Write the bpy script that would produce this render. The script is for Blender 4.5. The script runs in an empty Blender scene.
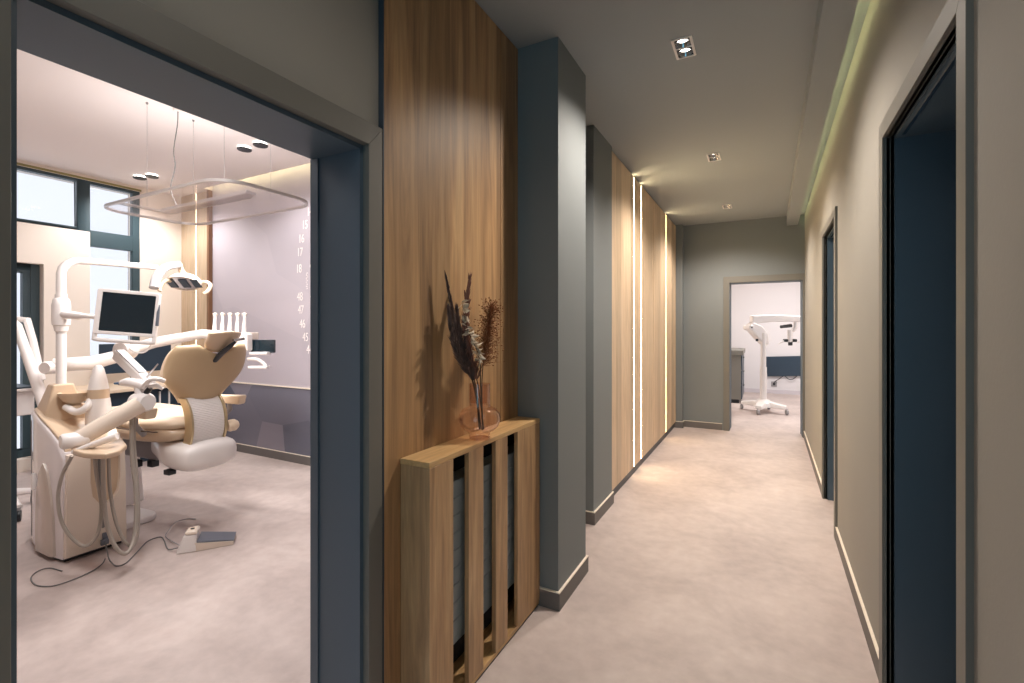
import bpy, bmesh, math, random
from mathutils import Vector, Matrix
random.seed(7)
scene = bpy.context.scene
COL = scene.collection
PI = math.pi

# ------------------------------------------------------------------ helpers
def S(r, g, b):
    def f(v):
        v /= 255.0
        return v/12.92 if v <= .04045 else ((v+.055)/1.055)**2.4
    return (f(r), f(g), f(b), 1.0)

def new_mat(name):
    m = bpy.data.materials.new(name); m.use_nodes = True
    nt = m.node_tree
    return m, nt, nt.nodes['Principled BSDF']

def plain(name, col, rough=.5, metal=0., spec=.5, var=.06, vscale=6., bump=0., bscale=60., coat=0.):
    m, nt, b = new_mat(name)
    b.inputs['Roughness'].default_value = rough
    b.inputs['Metallic'].default_value = metal
    b.inputs['Specular IOR Level'].default_value = spec
    b.inputs['Coat Weight'].default_value = coat
    tc = nt.nodes.new('ShaderNodeTexCoord')
    n = nt.nodes.new('ShaderNodeTexNoise'); n.inputs['Scale'].default_value = vscale; n.inputs['Detail'].default_value = 5
    nt.links.new(tc.outputs['Object'], n.inputs['Vector'])
    mx = nt.nodes.new('ShaderNodeMixRGB')
    mx.inputs[1].default_value = tuple(c*(1-var) for c in col[:3])+(1,)
    mx.inputs[2].default_value = tuple(min(1, c*(1+var)) for c in col[:3])+(1,)
    nt.links.new(n.outputs['Fac'], mx.inputs[0]); nt.links.new(mx.outputs[0], b.inputs['Base Color'])
    if bump:
        n2 = nt.nodes.new('ShaderNodeTexNoise'); n2.inputs['Scale'].default_value = bscale; n2.inputs['Detail'].default_value = 4
        nt.links.new(tc.outputs['Object'], n2.inputs['Vector'])
        bp = nt.nodes.new('ShaderNodeBump'); bp.inputs['Strength'].default_value = bump; bp.inputs['Distance'].default_value = .004
        nt.links.new(n2.outputs['Fac'], bp.inputs['Height']); nt.links.new(bp.outputs[0], b.inputs['Normal'])
    return m

def emit(name, col, strength):
    m, nt, b = new_mat(name)
    b.inputs['Base Color'].default_value = (.8, .8, .8, 1)
    b.inputs['Emission Color'].default_value = tuple(col[:3])+(1,)
    b.inputs['Emission Strength'].default_value = strength
    return m

def wood(name, dark, mid, light, scale, boards=None, rough=.5):
    """oak: grain runs along the axis whose scale is small; boards = (axis, width) tints whole boards"""
    m, nt, b = new_mat(name)
    L = nt.links.new
    tc = nt.nodes.new('ShaderNodeTexCoord')
    mp = nt.nodes.new('ShaderNodeMapping'); mp.inputs['Scale'].default_value = scale
    L(tc.outputs['Object'], mp.inputs['Vector'])
    vec = mp.outputs['Vector']
    rnd = None
    if boards:
        sx = nt.nodes.new('ShaderNodeSeparateXYZ'); L(tc.outputs['Object'], sx.inputs[0])
        dv = nt.nodes.new('ShaderNodeMath'); dv.operation = 'DIVIDE'; dv.inputs[1].default_value = boards[1]
        L(sx.outputs[boards[0]], dv.inputs[0])
        fl = nt.nodes.new('ShaderNodeMath'); fl.operation = 'FLOOR'; L(dv.outputs[0], fl.inputs[0])
        wn = nt.nodes.new('ShaderNodeTexWhiteNoise'); wn.noise_dimensions = '1D'; L(fl.outputs[0], wn.inputs['W'])
        rnd = wn.outputs['Value']
        sc = nt.nodes.new('ShaderNodeVectorMath'); sc.operation = 'SCALE'; sc.inputs['Scale'].default_value = 9.
        L(wn.outputs['Color'], sc.inputs[0])
        ad = nt.nodes.new('ShaderNodeVectorMath'); ad.operation = 'ADD'
        L(vec, ad.inputs[0]); L(sc.outputs[0], ad.inputs[1]); vec = ad.outputs[0]
    n1 = nt.nodes.new('ShaderNodeTexNoise'); n1.inputs['Scale'].default_value = 1.; n1.inputs['Detail'].default_value = 7
    n1.inputs['Roughness'].default_value = .62; n1.inputs['Distortion'].default_value = .7
    L(vec, n1.inputs['Vector'])
    cr = nt.nodes.new('ShaderNodeValToRGB')
    e = cr.color_ramp.elements
    e[0].position = .28; e[0].color = dark; e[1].position = .74; e[1].color = light
    k = e.new(.5); k.color = mid
    L(n1.outputs['Fac'], cr.inputs[0])
    n2 = nt.nodes.new('ShaderNodeTexNoise'); n2.inputs['Scale'].default_value = 5.; n2.inputs['Detail'].default_value = 3
    L(vec, n2.inputs['Vector'])
    mu = nt.nodes.new('ShaderNodeMixRGB'); mu.blend_type = 'MULTIPLY'; mu.inputs[0].default_value = .45
    L(cr.outputs[0], mu.inputs[1]); L(n2.outputs['Fac'], mu.inputs[2])
    br = nt.nodes.new('ShaderNodeBrightContrast'); br.inputs['Bright'].default_value = .03
    L(mu.outputs[0], br.inputs[0])
    out = br.outputs[0]
    if rnd is not None:
        mr = nt.nodes.new('ShaderNodeMapRange'); mr.inputs['To Min'].default_value = .80; mr.inputs['To Max'].default_value = 1.12
        L(rnd, mr.inputs[0])
        m2 = nt.nodes.new('ShaderNodeVectorMath'); m2.operation = 'SCALE'
        L(out, m2.inputs[0]); L(mr.outputs[0], m2.inputs['Scale']); out = m2.outputs[0]
    L(out, b.inputs['Base Color'])
    b.inputs['Roughness'].default_value = rough
    bp = nt.nodes.new('ShaderNodeBump'); bp.inputs['Strength'].default_value = .12; bp.inputs['Distance'].default_value = .003
    L(n1.outputs['Fac'], bp.inputs['Height']); L(bp.outputs[0], b.inputs['Normal'])
    return m

def thin_glass(name, tint, refl=.12, opacity=0.):
    m = bpy.data.materials.new(name); m.use_nodes = True
    nt = m.node_tree; nt.nodes.clear(); L = nt.links.new
    o = nt.nodes.new('ShaderNodeOutputMaterial')
    t = nt.nodes.new('ShaderNodeBsdfTransparent'); t.inputs[0].default_value = tint
    g = nt.nodes.new('ShaderNodeBsdfGlossy'); g.inputs['Roughness'].default_value = .05
    f = nt.nodes.new('ShaderNodeLayerWeight'); f.inputs['Blend'].default_value = .5
    pw = nt.nodes.new('ShaderNodeMath'); pw.operation = 'POWER'; pw.inputs[1].default_value = 5; L(f.outputs['Facing'], pw.inputs[0])
    ma = nt.nodes.new('ShaderNodeMath'); ma.operation = 'MULTIPLY_ADD'; ma.inputs[1].default_value = refl*6; ma.inputs[2].default_value = .03; ma.use_clamp = True; L(pw.outputs[0], ma.inputs[0])
    mx = nt.nodes.new('ShaderNodeMixShader')
    L(ma.outputs[0], mx.inputs[0]); L(t.outputs[0], mx.inputs[1]); L(g.outputs[0], mx.inputs[2])
    last = mx.outputs[0]
    if opacity:
        d = nt.nodes.new('ShaderNodeBsdfTranslucent'); d.inputs[0].default_value = (.85, .82, .84, 1)
        d2 = nt.nodes.new('ShaderNodeBsdfDiffuse'); d2.inputs[0].default_value = (.85, .82, .84, 1)
        ad = nt.nodes.new('ShaderNodeMixShader'); ad.inputs[0].default_value = .5
        L(d.outputs[0], ad.inputs[1]); L(d2.outputs[0], ad.inputs[2])
        m2 = nt.nodes.new('ShaderNodeMixShader'); m2.inputs[0].default_value = opacity
        L(last, m2.inputs[1]); L(ad.outputs[0], m2.inputs[2]); last = m2.outputs[0]
    L(last, o.inputs['Surface'])
    return m

def tag(o, label=None, cat=None, group=None, kind=None):
    if label: o['label'] = label
    if cat: o['category'] = cat
    if group: o['group'] = group
    if kind: o['kind'] = kind
    return o

WORLD = {}      # object -> world matrix, for building parts in world coordinates

def empty(name, loc=(0, 0, 0), rz=0.):
    o = bpy.data.objects.new(name, None); o.empty_display_size = .1
    o.location = loc; o.rotation_euler = (0, 0, rz); COL.objects.link(o)
    WORLD[o] = Matrix.Translation(loc) @ Matrix.Rotation(rz, 4, 'Z')
    return o

def thing(name, label, cat, loc=(0, 0, 0), rz=0., group=None):
    return tag(empty(name, loc, rz), label, cat, group)

def struct_root(name, loc=(0, 0, 0)):
    return tag(empty(name, loc), kind='structure')

class MB:
    def __init__(self, M=None):
        self.v = []; self.f = []; self.M = M        # M: optional mapping of a point
    def add(self, vs, fs):
        b = len(self.v)
        for p in vs:
            self.v.append(tuple(self.M(*p)) if self.M else tuple(p))
        self.f += [tuple(i+b for i in f) for f in fs]
        return self
    def box(self, x0, x1, y0, y1, z0, z1):
        vs = [(x, y, z) for x in (x0, x1) for y in (y0, y1) for z in (z0, z1)]
        return self.add(vs, [(0, 1, 3, 2), (4, 6, 7, 5), (0, 4, 5, 1), (2, 3, 7, 6), (0, 2, 6, 4), (1, 5, 7, 3)])
    def hexa(self, q0, q1):
        """two quads (4 points each, same order) joined"""
        return self.add(list(q0)+list(q1), [(0, 1, 2, 3), (7, 6, 5, 4)]+[(i, (i+1) % 4, 4+(i+1) % 4, 4+i) for i in range(4)])
    def loft(self, loops, caps=True, closed=False):
        n = len(loops[0]); vs = [p for l in loops for p in l]; fs = []
        m = len(loops)
        for k in range(m if closed else m-1):
            a, b = k*n, ((k+1) % m)*n
            for i in range(n):
                j = (i+1) % n
                fs.append((a+i, a+j, b+j, b+i))
        if caps and not closed:
            fs.append(tuple(range(n-1, -1, -1))); fs.append(tuple((m-1)*n+i for i in range(n)))
        return self.add(vs, fs)
    def prism(self, poly, axis, a, b):
        def P(p, h):
            return {'x': (h, p[0], p[1]), 'y': (p[0], h, p[1]), 'z': (p[0], p[1], h)}[axis]
        return self.loft([[P(p, a) for p in poly], [P(p, b) for p in poly]])
    def frame(self, outer, inner, axis, a, b):
        """plate between two loops of equal length (a plate with a hole)"""
        def P(p, h):
            return {'x': (h, p[0], p[1]), 'y': (p[0], h, p[1]), 'z': (p[0], p[1], h)}[axis]
        return self.loft([[P(p, a) for p in outer], [P(p, b) for p in outer], [P(p, b) for p in inner], [P(p, a) for p in inner]], closed=True)
    def tube(self, pts, r, n=10, flat=None):
        pts = [Vector(p) for p in pts]
        rs = r if isinstance(r, (list, tuple)) else [r]*len(pts)
        loops = []; up = None
        for i, p in enumerate(pts):
            t = (pts[min(i+1, len(pts)-1)]-pts[max(i-1, 0)])
            if t.length < 1e-9: t = Vector((0, 0, 1))
            t.normalize()
            if up is None:
                up = Vector((0, 0, 1)) if abs(t.z) < .9 else Vector((1, 0, 0))
            s = t.cross(up)
            if s.length < 1e-6: s = t.orthogonal()
            s.normalize(); up = s.cross(t).normalized()
            k = flat or 1.
            loops.append([p+s*(math.cos(2*PI*j/n)*rs[i])+up*(math.sin(2*PI*j/n)*rs[i]*k) for j in range(n)])
        return self.loft(loops)
    def lathe(self, prof, c=(0, 0, 0), n=24, axis=(0, 0, 1), closed=False):
        """prof: list of (r, h) along axis"""
        ax = Vector(axis).normalized()
        s = ax.orthogonal().normalized(); t = ax.cross(s)
        c = Vector(c)
        loops = [[c+ax*h+(s*math.cos(2*PI*j/n)+t*math.sin(2*PI*j/n))*max(r, 1e-4) for j in range(n)] for r, h in prof]
        return self.loft(loops, caps=not closed, closed=closed)
    def pillow(self, fn, nu=20, nv=14):
        """fn(u,v)->(front point, back point), u,v in [-1,1]; edges should coincide"""
        us = [-1+2*i/nu for i in range(nu+1)]; vs_ = [-1+2*j/nv for j in range(nv+1)]
        A = []; B = []
        for v in vs_:
            for u in us:
                a, b = fn(u, v); A.append(a); B.append(b)
        W = nu+1; N = len(A); fs = []
        for j in range(nv):
            for i in range(nu):
                a = j*W+i
                fs.append((a, a+1, a+W+1, a+W)); fs.append((N+a, N+a+W, N+a+W+1, N+a+1))
        for i in range(nu):
            fs.append((i, N+i, N+i+1, i+1)); a = nv*W+i; fs.append((a, a+1, N+a+1, N+a))
        for j in range(nv):
            a = j*W; fs.append((a, a+W, N+a+W, N+a)); a = j*W+nu; fs.append((a, N+a, N+a+W, a+W))
        return self.add(A+B, fs)
    def build(self, name, mat, parent=None, bevel=0., smooth=False, sub=0, seg=2, kind=None, angle=40):
        vs = self.v
        p = parent
        while p is not None and p not in WORLD: p = p.parent
        if p is not None:
            inv = WORLD[p].inverted(); vs = [inv @ Vector(q) for q in vs]
        me = bpy.data.meshes.new(name); me.from_pydata([tuple(q) for q in vs], [], self.f)
        bm = bmesh.new(); bm.from_mesh(me)
        bmesh.ops.remove_doubles(bm, verts=bm.verts, dist=1e-6)
        bmesh.ops.recalc_face_normals(bm, faces=bm.faces)
        if smooth or bevel:
            for f in bm.faces: f.smooth = True
        bm.to_mesh(me); bm.free()
        if smooth and not sub:
            try: me.set_sharp_from_angle(angle=math.radians(angle))
            except Exception: pass
        o = bpy.data.objects.new(name, me); COL.objects.link(o)
        if mat: me.materials.append(mat)
        if parent: o.parent = parent
        if bevel:
            b = o.modifiers.new('bevel', 'BEVEL'); b.width = bevel; b.segments = seg; b.limit_method = 'ANGLE'; b.angle_limit = math.radians(35)
            w = o.modifiers.new('wn', 'WEIGHTED_NORMAL'); w.keep_sharp = True
        if sub:
            s_ = o.modifiers.new('sub', 'SUBSURF'); s_.levels = sub; s_.render_levels = sub
        if kind: o['kind'] = kind
        return o

def struct(name, mb, mat, **k):
    return tag(mb.build(name, mat, None, **k), kind='structure')

def copy_tree(o, loc=None, rz=None, parent=None):
    c = o.copy(); COL.objects.link(c)
    if parent: c.parent = parent
    if loc is not None: c.location = loc
    if rz is not None: c.rotation_euler = (0, 0, rz)
    for ch in list(o.children):
        copy_tree(ch, parent=c)
    return c

def arc(cx, cy, r, a0, a1, n):
    return [(cx+r*math.cos(math.radians(a0+(a1-a0)*i/n)), cy+r*math.sin(math.radians(a0+(a1-a0)*i/n))) for i in range(n+1)]

def rrect(x0, x1, y0, y1, r, n=5):
    return (arc(x1-r, y0+r, r, -90, 0, n)+arc(x1-r, y1-r, r, 0, 90, n)+arc(x0+r, y1-r, r, 90, 180, n)+arc(x0+r, y0+r, r, 180, 270, n))

def spline(pts, n=8):
    """Catmull-Rom through points"""
    P = [Vector(p) for p in pts]; P = [P[0]*2-P[1]]+P+[P[-1]*2-P[-2]]
    out = []
    for i in range(1, len(P)-2):
        for k in range(n):
            t = k/n
            out.append(.5*((2*P[i])+(P[i+1]-P[i-1])*t+(2*P[i-1]-5*P[i]+4*P[i+1]-P[i+2])*t*t+(3*P[i]-P[i-1]-3*P[i+1]+P[i+2])*t**3))
    out.append(P[-2]); return out

# ------------------------------------------------------------------ camera
H = 1.40
YAW = math.radians(27.858)
cam = bpy.data.cameras.new('camera'); co = bpy.data.objects.new('camera', cam); COL.objects.link(co)
co.location = (0, 0, H); co.rotation_euler = (PI/2, 0, YAW)
cam.sensor_width = 36; cam.lens = 473/1024*36; cam.shift_y = -13.5/1024
cam.clip_start = .02
scene.camera = co
cs, sn = math.cos(YAW), math.sin(YAW)
def at(px, py, t):
    """point at camera depth t (metres) on the sight line of a picture position: used while surveying curved things"""
    u = (px-512)/473; v = (328-py)/473
    return Vector(((u*cs-sn)*t, (cs+sn*u)*t, H+v*t))

# ------------------------------------------------------------------ materials
M = {}
M['paint'] = plain('wall paint', S(151, 148, 141), .75, var=.05, vscale=2.2, bump=.08, bscale=90)
M['blue'] = plain('blue grey jamb shade', S(78, 97, 112), .45, var=.03, vscale=3)  # cool shade of the door reveals painted into the jamb colour
M['casing'] = plain('greige casing paint', S(116, 114, 108), .5, var=.03, vscale=3)
M['pier'] = plain('pier paint', S(122, 128, 130), .7, var=.04, vscale=2, bump=.06, bscale=90)
M['ceil'] = plain('corridor ceiling paint', S(156, 162, 164), .8, var=.03, vscale=1.5)
M['white_ceil'] = plain('white ceiling paint', S(240, 232, 230), .8, var=.015, vscale=1.)
M['white_wall'] = plain('white wall paint', S(236, 226, 216), .7, var=.02, vscale=1.5)
M['kick'] = plain('skirting', S(108, 104, 102), .55, var=.08, vscale=8)
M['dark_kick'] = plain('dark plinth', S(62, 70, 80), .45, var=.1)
M['cap'] = plain('skirting cap', S(238, 228, 212), .4, var=.02)
M['oak'] = wood('oak cladding', S(128, 92, 56), S(188, 144, 94), S(216, 176, 124), (15, 15, .9), (1, .19), .45)
M['oak_light'] = wood('pale oak cladding', S(208, 180, 146), S(228, 200, 166), S(238, 214, 186), (20, 20, 1.2), (1, .16), .5)
M['oak_v'] = wood('oak upright', S(146, 108, 70), S(196, 154, 106), S(220, 182, 134), (18, 18, 1.3), None, .45)
M['oak_h'] = wood('oak top', S(182, 138, 88), S(220, 176, 116), S(232, 192, 134), (16, 1.6, 16), None, .4)
M['white'] = plain('white plastic', S(238, 233, 231), .28, var=.015, coat=.3)
M['white_gloss'] = plain('white gloss shell', S(226, 220, 222), .12, var=.015, coat=.6)
M['shell_door'] = plain('taupe shell', S(190, 176, 166), .2, coat=.5, var=.02)
M['cream'] = plain('cream shell', S(228, 214, 200), .25, var=.02, coat=.4)
M['beige'] = plain('beige shell', S(206, 182, 156), .32, var=.03, coat=.2)
M['tan'] = plain('tan upholstery back', S(194, 168, 134), .42, var=.03, vscale=14)
M['sand'] = plain('sand upholstery', S(226, 206, 182), .45, var=.03, vscale=14, bump=.05, bscale=220)
M['seam'] = plain('dark piping', S(84, 66, 54), .6)
M['grey'] = plain('grey plastic', S(150, 148, 150), .4, var=.03)
M['hose'] = plain('grey hose', S(160, 151, 142), .4, var=.04)
M['hose_dark'] = plain('dark hose', S(112, 112, 112), .4, var=.04)
M['dark'] = plain('dark plastic', S(28, 33, 40), .35, var=.05)
M['navy'] = plain('dark blue laminate', S(38, 56, 72), .35, var=.06)
M['screen'] = plain('screen glass', S(14, 34, 44), .12, var=.05, coat=.2)
M['screen_blue'] = plain('blue grey screen', S(44, 60, 76), .3, var=.06)
M['chrome'] = plain('chrome', S(205, 205, 208), .15, metal=1., var=.02)
M['brass'] = plain('champagne metal', S(206, 186, 150), .3, metal=.8, var=.03)
M['alu'] = plain('aluminium', S(196, 190, 188), .35, metal=.6, var=.02)
M['win_frame'] = plain('window frame', S(52, 72, 80), .45, var=.04)
M['radiator'] = plain('radiator enamel', S(150, 164, 172), .4, var=.03)
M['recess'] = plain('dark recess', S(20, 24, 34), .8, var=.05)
M['steel_blue'] = plain('pedal steel', S(110, 116, 128), .35, metal=.4)
M['cabinet'] = plain('grey cabinet', S(120, 118, 112), .5, var=.03)
M['decal'] = plain('white lettering', S(244, 238, 236), .6, var=.01)
M['glass'] = thin_glass('window glass', (.75, .76, .78, 1), .1)
M['acrylic'] = thin_glass('clear acrylic', (.975, .955, .955, 1), .07, .05)
M['led'] = emit('warm led', (1., .77, .44), 34.)
M['cove_room'] = emit('room cove led', (1., .92, .5), 6.)
M['led_room'] = emit('room led', (1., .86, .66), 5.)
M['cove'] = emit('cove led', (1., .86, .42), 90.)
M['lamp'] = emit('lamp lens', (1., .90, .76), 14.)
M['lamp_glow'] = emit('puck glow', (1., .95, .88), 5.)

def floor_mat():
    m, nt, b = new_mat('microcement')
    L = nt.links.new
    tc = nt.nodes.new('ShaderNodeTexCoord')
    n1 = nt.nodes.new('ShaderNodeTexNoise'); n1.inputs['Scale'].default_value = 1.7; n1.inputs['Detail'].default_value = 8; n1.inputs['Roughness'].default_value = .62; n1.inputs['Distortion'].default_value = .5
    n2 = nt.nodes.new('ShaderNodeTexNoise'); n2.inputs['Scale'].default_value = 14; n2.inputs['Detail'].default_value = 5
    L(tc.outputs['Object'], n1.inputs[0]); L(tc.outputs['Object'], n2.inputs[0])
    cr = nt.nodes.new('ShaderNodeValToRGB'); e = cr.color_ramp.elements
    e[0].position = .3; e[0].color = S(176, 162, 158); e[1].position = .68; e[1].color = S(204, 190, 185)
    L(n1.outputs['Fac'], cr.inputs[0])
    mx = nt.nodes.new('ShaderNodeMixRGB'); mx.blend_type = 'OVERLAY'; mx.inputs[0].default_value = .18
    L(cr.outputs[0], mx.inputs[1]); L(n2.outputs['Fac'], mx.inputs[2]); L(mx.outputs[0], b.inputs['Base Color'])
    b.inputs['Roughness'].default_value = .5; b.inputs['Specular IOR Level'].default_value = .35
    bp = nt.nodes.new('ShaderNodeBump'); bp.inputs['Strength'].default_value = .06; bp.inputs['Distance'].default_value = .004
    L(n2.outputs['Fac'], bp.inputs['Height']); L(bp.outputs[0], b.inputs['Normal'])
    return m
M['floor'] = floor_mat()

def tones_mat(name, c0, c1, scale, seedv):
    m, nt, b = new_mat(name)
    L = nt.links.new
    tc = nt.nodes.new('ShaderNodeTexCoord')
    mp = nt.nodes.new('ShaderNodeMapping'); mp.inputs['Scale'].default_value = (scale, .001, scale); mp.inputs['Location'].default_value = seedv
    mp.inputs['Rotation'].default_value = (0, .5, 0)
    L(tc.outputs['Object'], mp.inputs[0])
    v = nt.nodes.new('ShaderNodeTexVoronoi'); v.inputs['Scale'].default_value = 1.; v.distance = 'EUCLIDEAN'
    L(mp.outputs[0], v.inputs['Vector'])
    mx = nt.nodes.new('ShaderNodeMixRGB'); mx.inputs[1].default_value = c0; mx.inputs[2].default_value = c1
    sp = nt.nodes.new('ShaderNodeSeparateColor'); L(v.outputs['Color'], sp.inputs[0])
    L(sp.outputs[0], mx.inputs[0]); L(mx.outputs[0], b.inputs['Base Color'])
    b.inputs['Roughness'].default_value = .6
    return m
M['tones'] = tones_mat('facet mural', S(176, 170, 180), S(190, 182, 190), .75, (2.3, 0, .4))
M['tones_low'] = tones_mat('facet mural dark', S(96, 100, 116), S(140, 136, 148), 1.1, (.4, 0, 1.1))  # random facet tones, darker throughout below the rail

# ------------------------------------------------------------------ room shell
CZ = 2.85            # corridor ceiling
TZ = 3.03            # treatment room ceiling
BK = -2.4            # back end of what is built
EY = 7.08            # end wall of the corridor
LW = -1.12           # left wall face of the corridor
def RX(y): return .391+.0128*y      # right wall face (it runs a little askew)
def R(u, n, z): return (RX(u)+n, u, z)          # along the right wall, n into the wall
def Lm(u, n, z): return (LW-n, u, z)            # along the left wall, n into the wall
def Em(u, n, z): return (u, EY+n, z)            # along the end wall

struct('floor', MB().box(-6.6, 2.6, BK, 11.8, -.12, 0), M['floor'])
struct('ceiling', MB().box(-1.36, .378, BK, EY+.1, CZ, CZ+.1).box(.36, .9, BK, EY+.1, CZ, CZ+.1), M['ceil'])
struct('ceiling', MB().box(-6.6, -1.37, BK, 3.20, TZ, TZ+.1).box(-6.6, -5.76, 3.20, 3.5, TZ, TZ+.1).box(-5.76, -1.37, 3.20, 3.5, TZ+.09, TZ+.1), M['white_ceil'])
struct('ceiling', MB().box(-1.2, 2.6, EY+.26, 11.8, CZ, CZ+.1), M['white_ceil'])

# left wall of the corridor with the door opening
lw = MB()
lw.box(-1.366, -1.14, BK, .29, 0, TZ).box(-1.366, -1.14, .29, 1.15, 2.01, TZ).box(-1.366, -1.14, 1.15, EY+.2, 0, TZ)
struct('wall_left', lw, M['paint'])
# slot between the piers (paint), end wall with opening, right wall with openings
D2 = (1.443, 2.262, 2.127); D3 = (3.82, 4.62, 2.147)
rw = MB(R)
TH = .27
rw.box(BK, D2[0], 0, TH, 0, CZ).box(D2[1], D3[0], 0, TH, 0, CZ).box(D3[1], EY+.2, 0, TH, 0, CZ)
rw.box(D2[0], D2[1], 0, TH, D2[2], CZ).box(D3[0], D3[1], 0, TH, D3[2], CZ)
struct('wall_right', rw, M['paint'])
ED = (-.392, .46, 2.015)
ew = MB()
ew.box(-1.3, ED[0]-.01, EY, EY+.26, 0, CZ).box(ED[1]+.01, .9, EY, EY+.26, 0, CZ).box(ED[0]-.01, ED[1]+.01, EY, EY+.26, ED[2]+.01, CZ)
struct('wall_end', ew, M['pier'])
struct('wall_back', MB().box(-1.36, .9, BK-.1, BK, 0, CZ), M['paint'])

# dropped box along the right wall with the light cove behind it
bx = MB(R)
bx.box(BK, EY, -.20, -.185, 2.735, CZ).box(BK, EY, -.20, -.075, 2.725, 2.738)
bx.box(BK, EY, -.09, -.075, 2.738, 2.765)
struct('trim_1', bx, M['ceil'])
cl = MB(R); cl.box(BK, EY-.08, -.098, -.092, 2.739, 2.752)
cl_o = struct('trim_2', cl, M['cove'])

# skirtings: dark grey board with a pale cap line
def skirting(name, segs, Mf):
    a = MB(Mf); c = MB(Mf)
    for u0, u1, n in segs:
        a.box(u0, u1, n-.012, n+.02, 0, .086); c.box(u0, u1, n-.0125, n+.02, .086, .0915)
    r = struct(name, a, M['kick']); c.build('cap', M['cap'], r)
    return r
skirting('baseboard_right', [(BK, D2[0]-.06, 0), (D2[1]+.062, D3[0]-.07, 0), (D3[1]+.062, EY, 0)], R)
skirting('baseboard_end', [(-.985, ED[0]-.09, 0)], Em)

# ------------------------------------------------------------------ door frames
def door_frame(name, Mf, u0, u1, zt, cw0, cw1, cwt, depth, leaf=None, step=.014, reb=.022, mat=None, proj=.02):
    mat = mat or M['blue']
    r = struct_root(name)
    for nm, q in (('casing', ((u0-cw0, 0), (u0, 0), (u0, zt), (u0-cw0, zt+cwt))), ('casing', ((u1, 0), (u1+cw1, 0), (u1+cw1, zt+cwt), (u1, zt))),
                  ('casing_head', ((u0-cw0, zt+cwt), (u0, zt), (u1, zt), (u1+cw1, zt+cwt)))):
        MB(Mf).hexa([(a, -proj, b) for a, b in q], [(a, .012, b) for a, b in q]).build(nm, M['casing'], r, bevel=.0015)
    # lining with a rebate
    j = MB(Mf)
    for s, u in ((1, u0), (-1, u1)):
        j.box(*sorted((u, u-s*.012)), 0.012, depth, 0, zt)
        j.box(*sorted((u-s*.012, u+s*step)), reb, depth, 0, zt-step)
    j.box(u0-.012, u1+.012, .012, depth, zt, zt+.012); j.box(u0-.012, u1+.012, reb, depth, zt-step, zt)
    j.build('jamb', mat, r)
    st = MB(Mf)
    for s, u in ((1, u0), (-1, u1)):
        st.box(*sorted((u+s*step, u+s*(step+.006))), depth-.03, depth+.006, 0, zt-step)
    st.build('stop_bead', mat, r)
    if leaf:
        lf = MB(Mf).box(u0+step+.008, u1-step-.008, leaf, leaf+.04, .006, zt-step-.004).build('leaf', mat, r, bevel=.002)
        h = MB(Mf)
        hu = u0+.09
        h.tube([(hu, leaf, 1.02), (hu, leaf-.05, 1.02), (hu+.02, leaf-.055, 1.02), (hu+.13, leaf-.055, 1.02)], .009)
        h.build('handle', M['chrome'], r, smooth=True)
        MB(Mf).box(u0+.06, u1-.06, .035, .045, zt-step-.005, zt-step).build('head_strip', M['chrome'], r)
    return r
def Dm(u, n, z): return (-1.14-n, u, z)
door_frame('door_1', Dm, .311, 1.133, 1.993, .063, .062, .072, .226, reb=.006)
door_frame('door_2', R, D2[0], D2[1], D2[2], .06, .062, .066, TH, leaf=TH-.05, proj=.014)
door_frame('door_3', R, D3[0], D3[1], D3[2], .07, .062, .055, TH, leaf=TH-.05, proj=.014)
door_frame('door_4', Em, ED[0], ED[1], ED[2], .074, .02, .082, .26, step=.004)

# ------------------------------------------------------------------ piers and cladding on the left
def pier(name, x1, y0, y1):
    p = struct(name, MB().box(-1.14, x1, y0, y1, 0, CZ), M['pier'], bevel=.002)
    a = MB(); c = MB()
    loop = lambda e: [(-1.139, y0-e), (x1+e, y0-e), (x1+e, y1+e), (-1.139, y1+e)]
    a.prism(loop(.012), 'z', 0, .086); c.prism(loop(.0125), 'z', .086, .0915)
    a.build('skirting', M['kick'], p); c.build('cap', M['cap'], p)
pier('wall_pier', -.895, 2.185, 2.60)
pier('wall_pier', -1.060, 3.25, 3.715)
pier('wall_pier', -.985, 6.965, 7.08)

wp = thing('oak_wall_panel', 'tall oak veneer wall panel between the left doorway and the first grey pier', 'wall panel', (LW, 1.2, 0))
MB().box(-1.139, LW, 1.2005, 2.0, 0, CZ-.004).build('veneer_board', M['oak'], wp, bevel=.0015)
MB().box(-1.139, LW, 2.003, 2.1845, 0, CZ-.004).build('veneer_board', M['oak'], wp, bevel=.0015)
MB().box(-1.139, LW+.002, 1.1955, 1.2, 0, CZ-.004).build('edge_strip', M['dark_kick'], wp)

PX = -1.07
lp = thing('lit_wall_panel', 'pale oak wall cladding with three glowing vertical light strips, beyond the two grey piers', 'wall panel', (PX, 3.72, 0))
cuts = [3.716, 4.50, 4.80, 5.39, 6.18, 6.62, 6.964]
for i in range(6):
    MB().box(-1.139, PX, cuts[i]+.013, cuts[i+1]-.013 if i in (0, 1, 3) else cuts[i+1]-.006, .085, CZ-.02).build('oak_board', M['oak_light'], lp, bevel=.0015)
for y in (4.50, 4.80, 6.18):
    MB().box(PX-.018, PX-.005, y-.0115, y+.0115, .085, CZ-.021).build('light_strip', M['led'], lp)
MB().box(-1.139, PX-.022, 3.716, 6.964, .0, .085).build('plinth', M['dark_kick'], lp)
MB().box(-1.139, PX-.015, 3.716, 6.964, CZ-.02, CZ-.001).build('shadow_gap', M['dark_kick'], lp)

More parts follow.
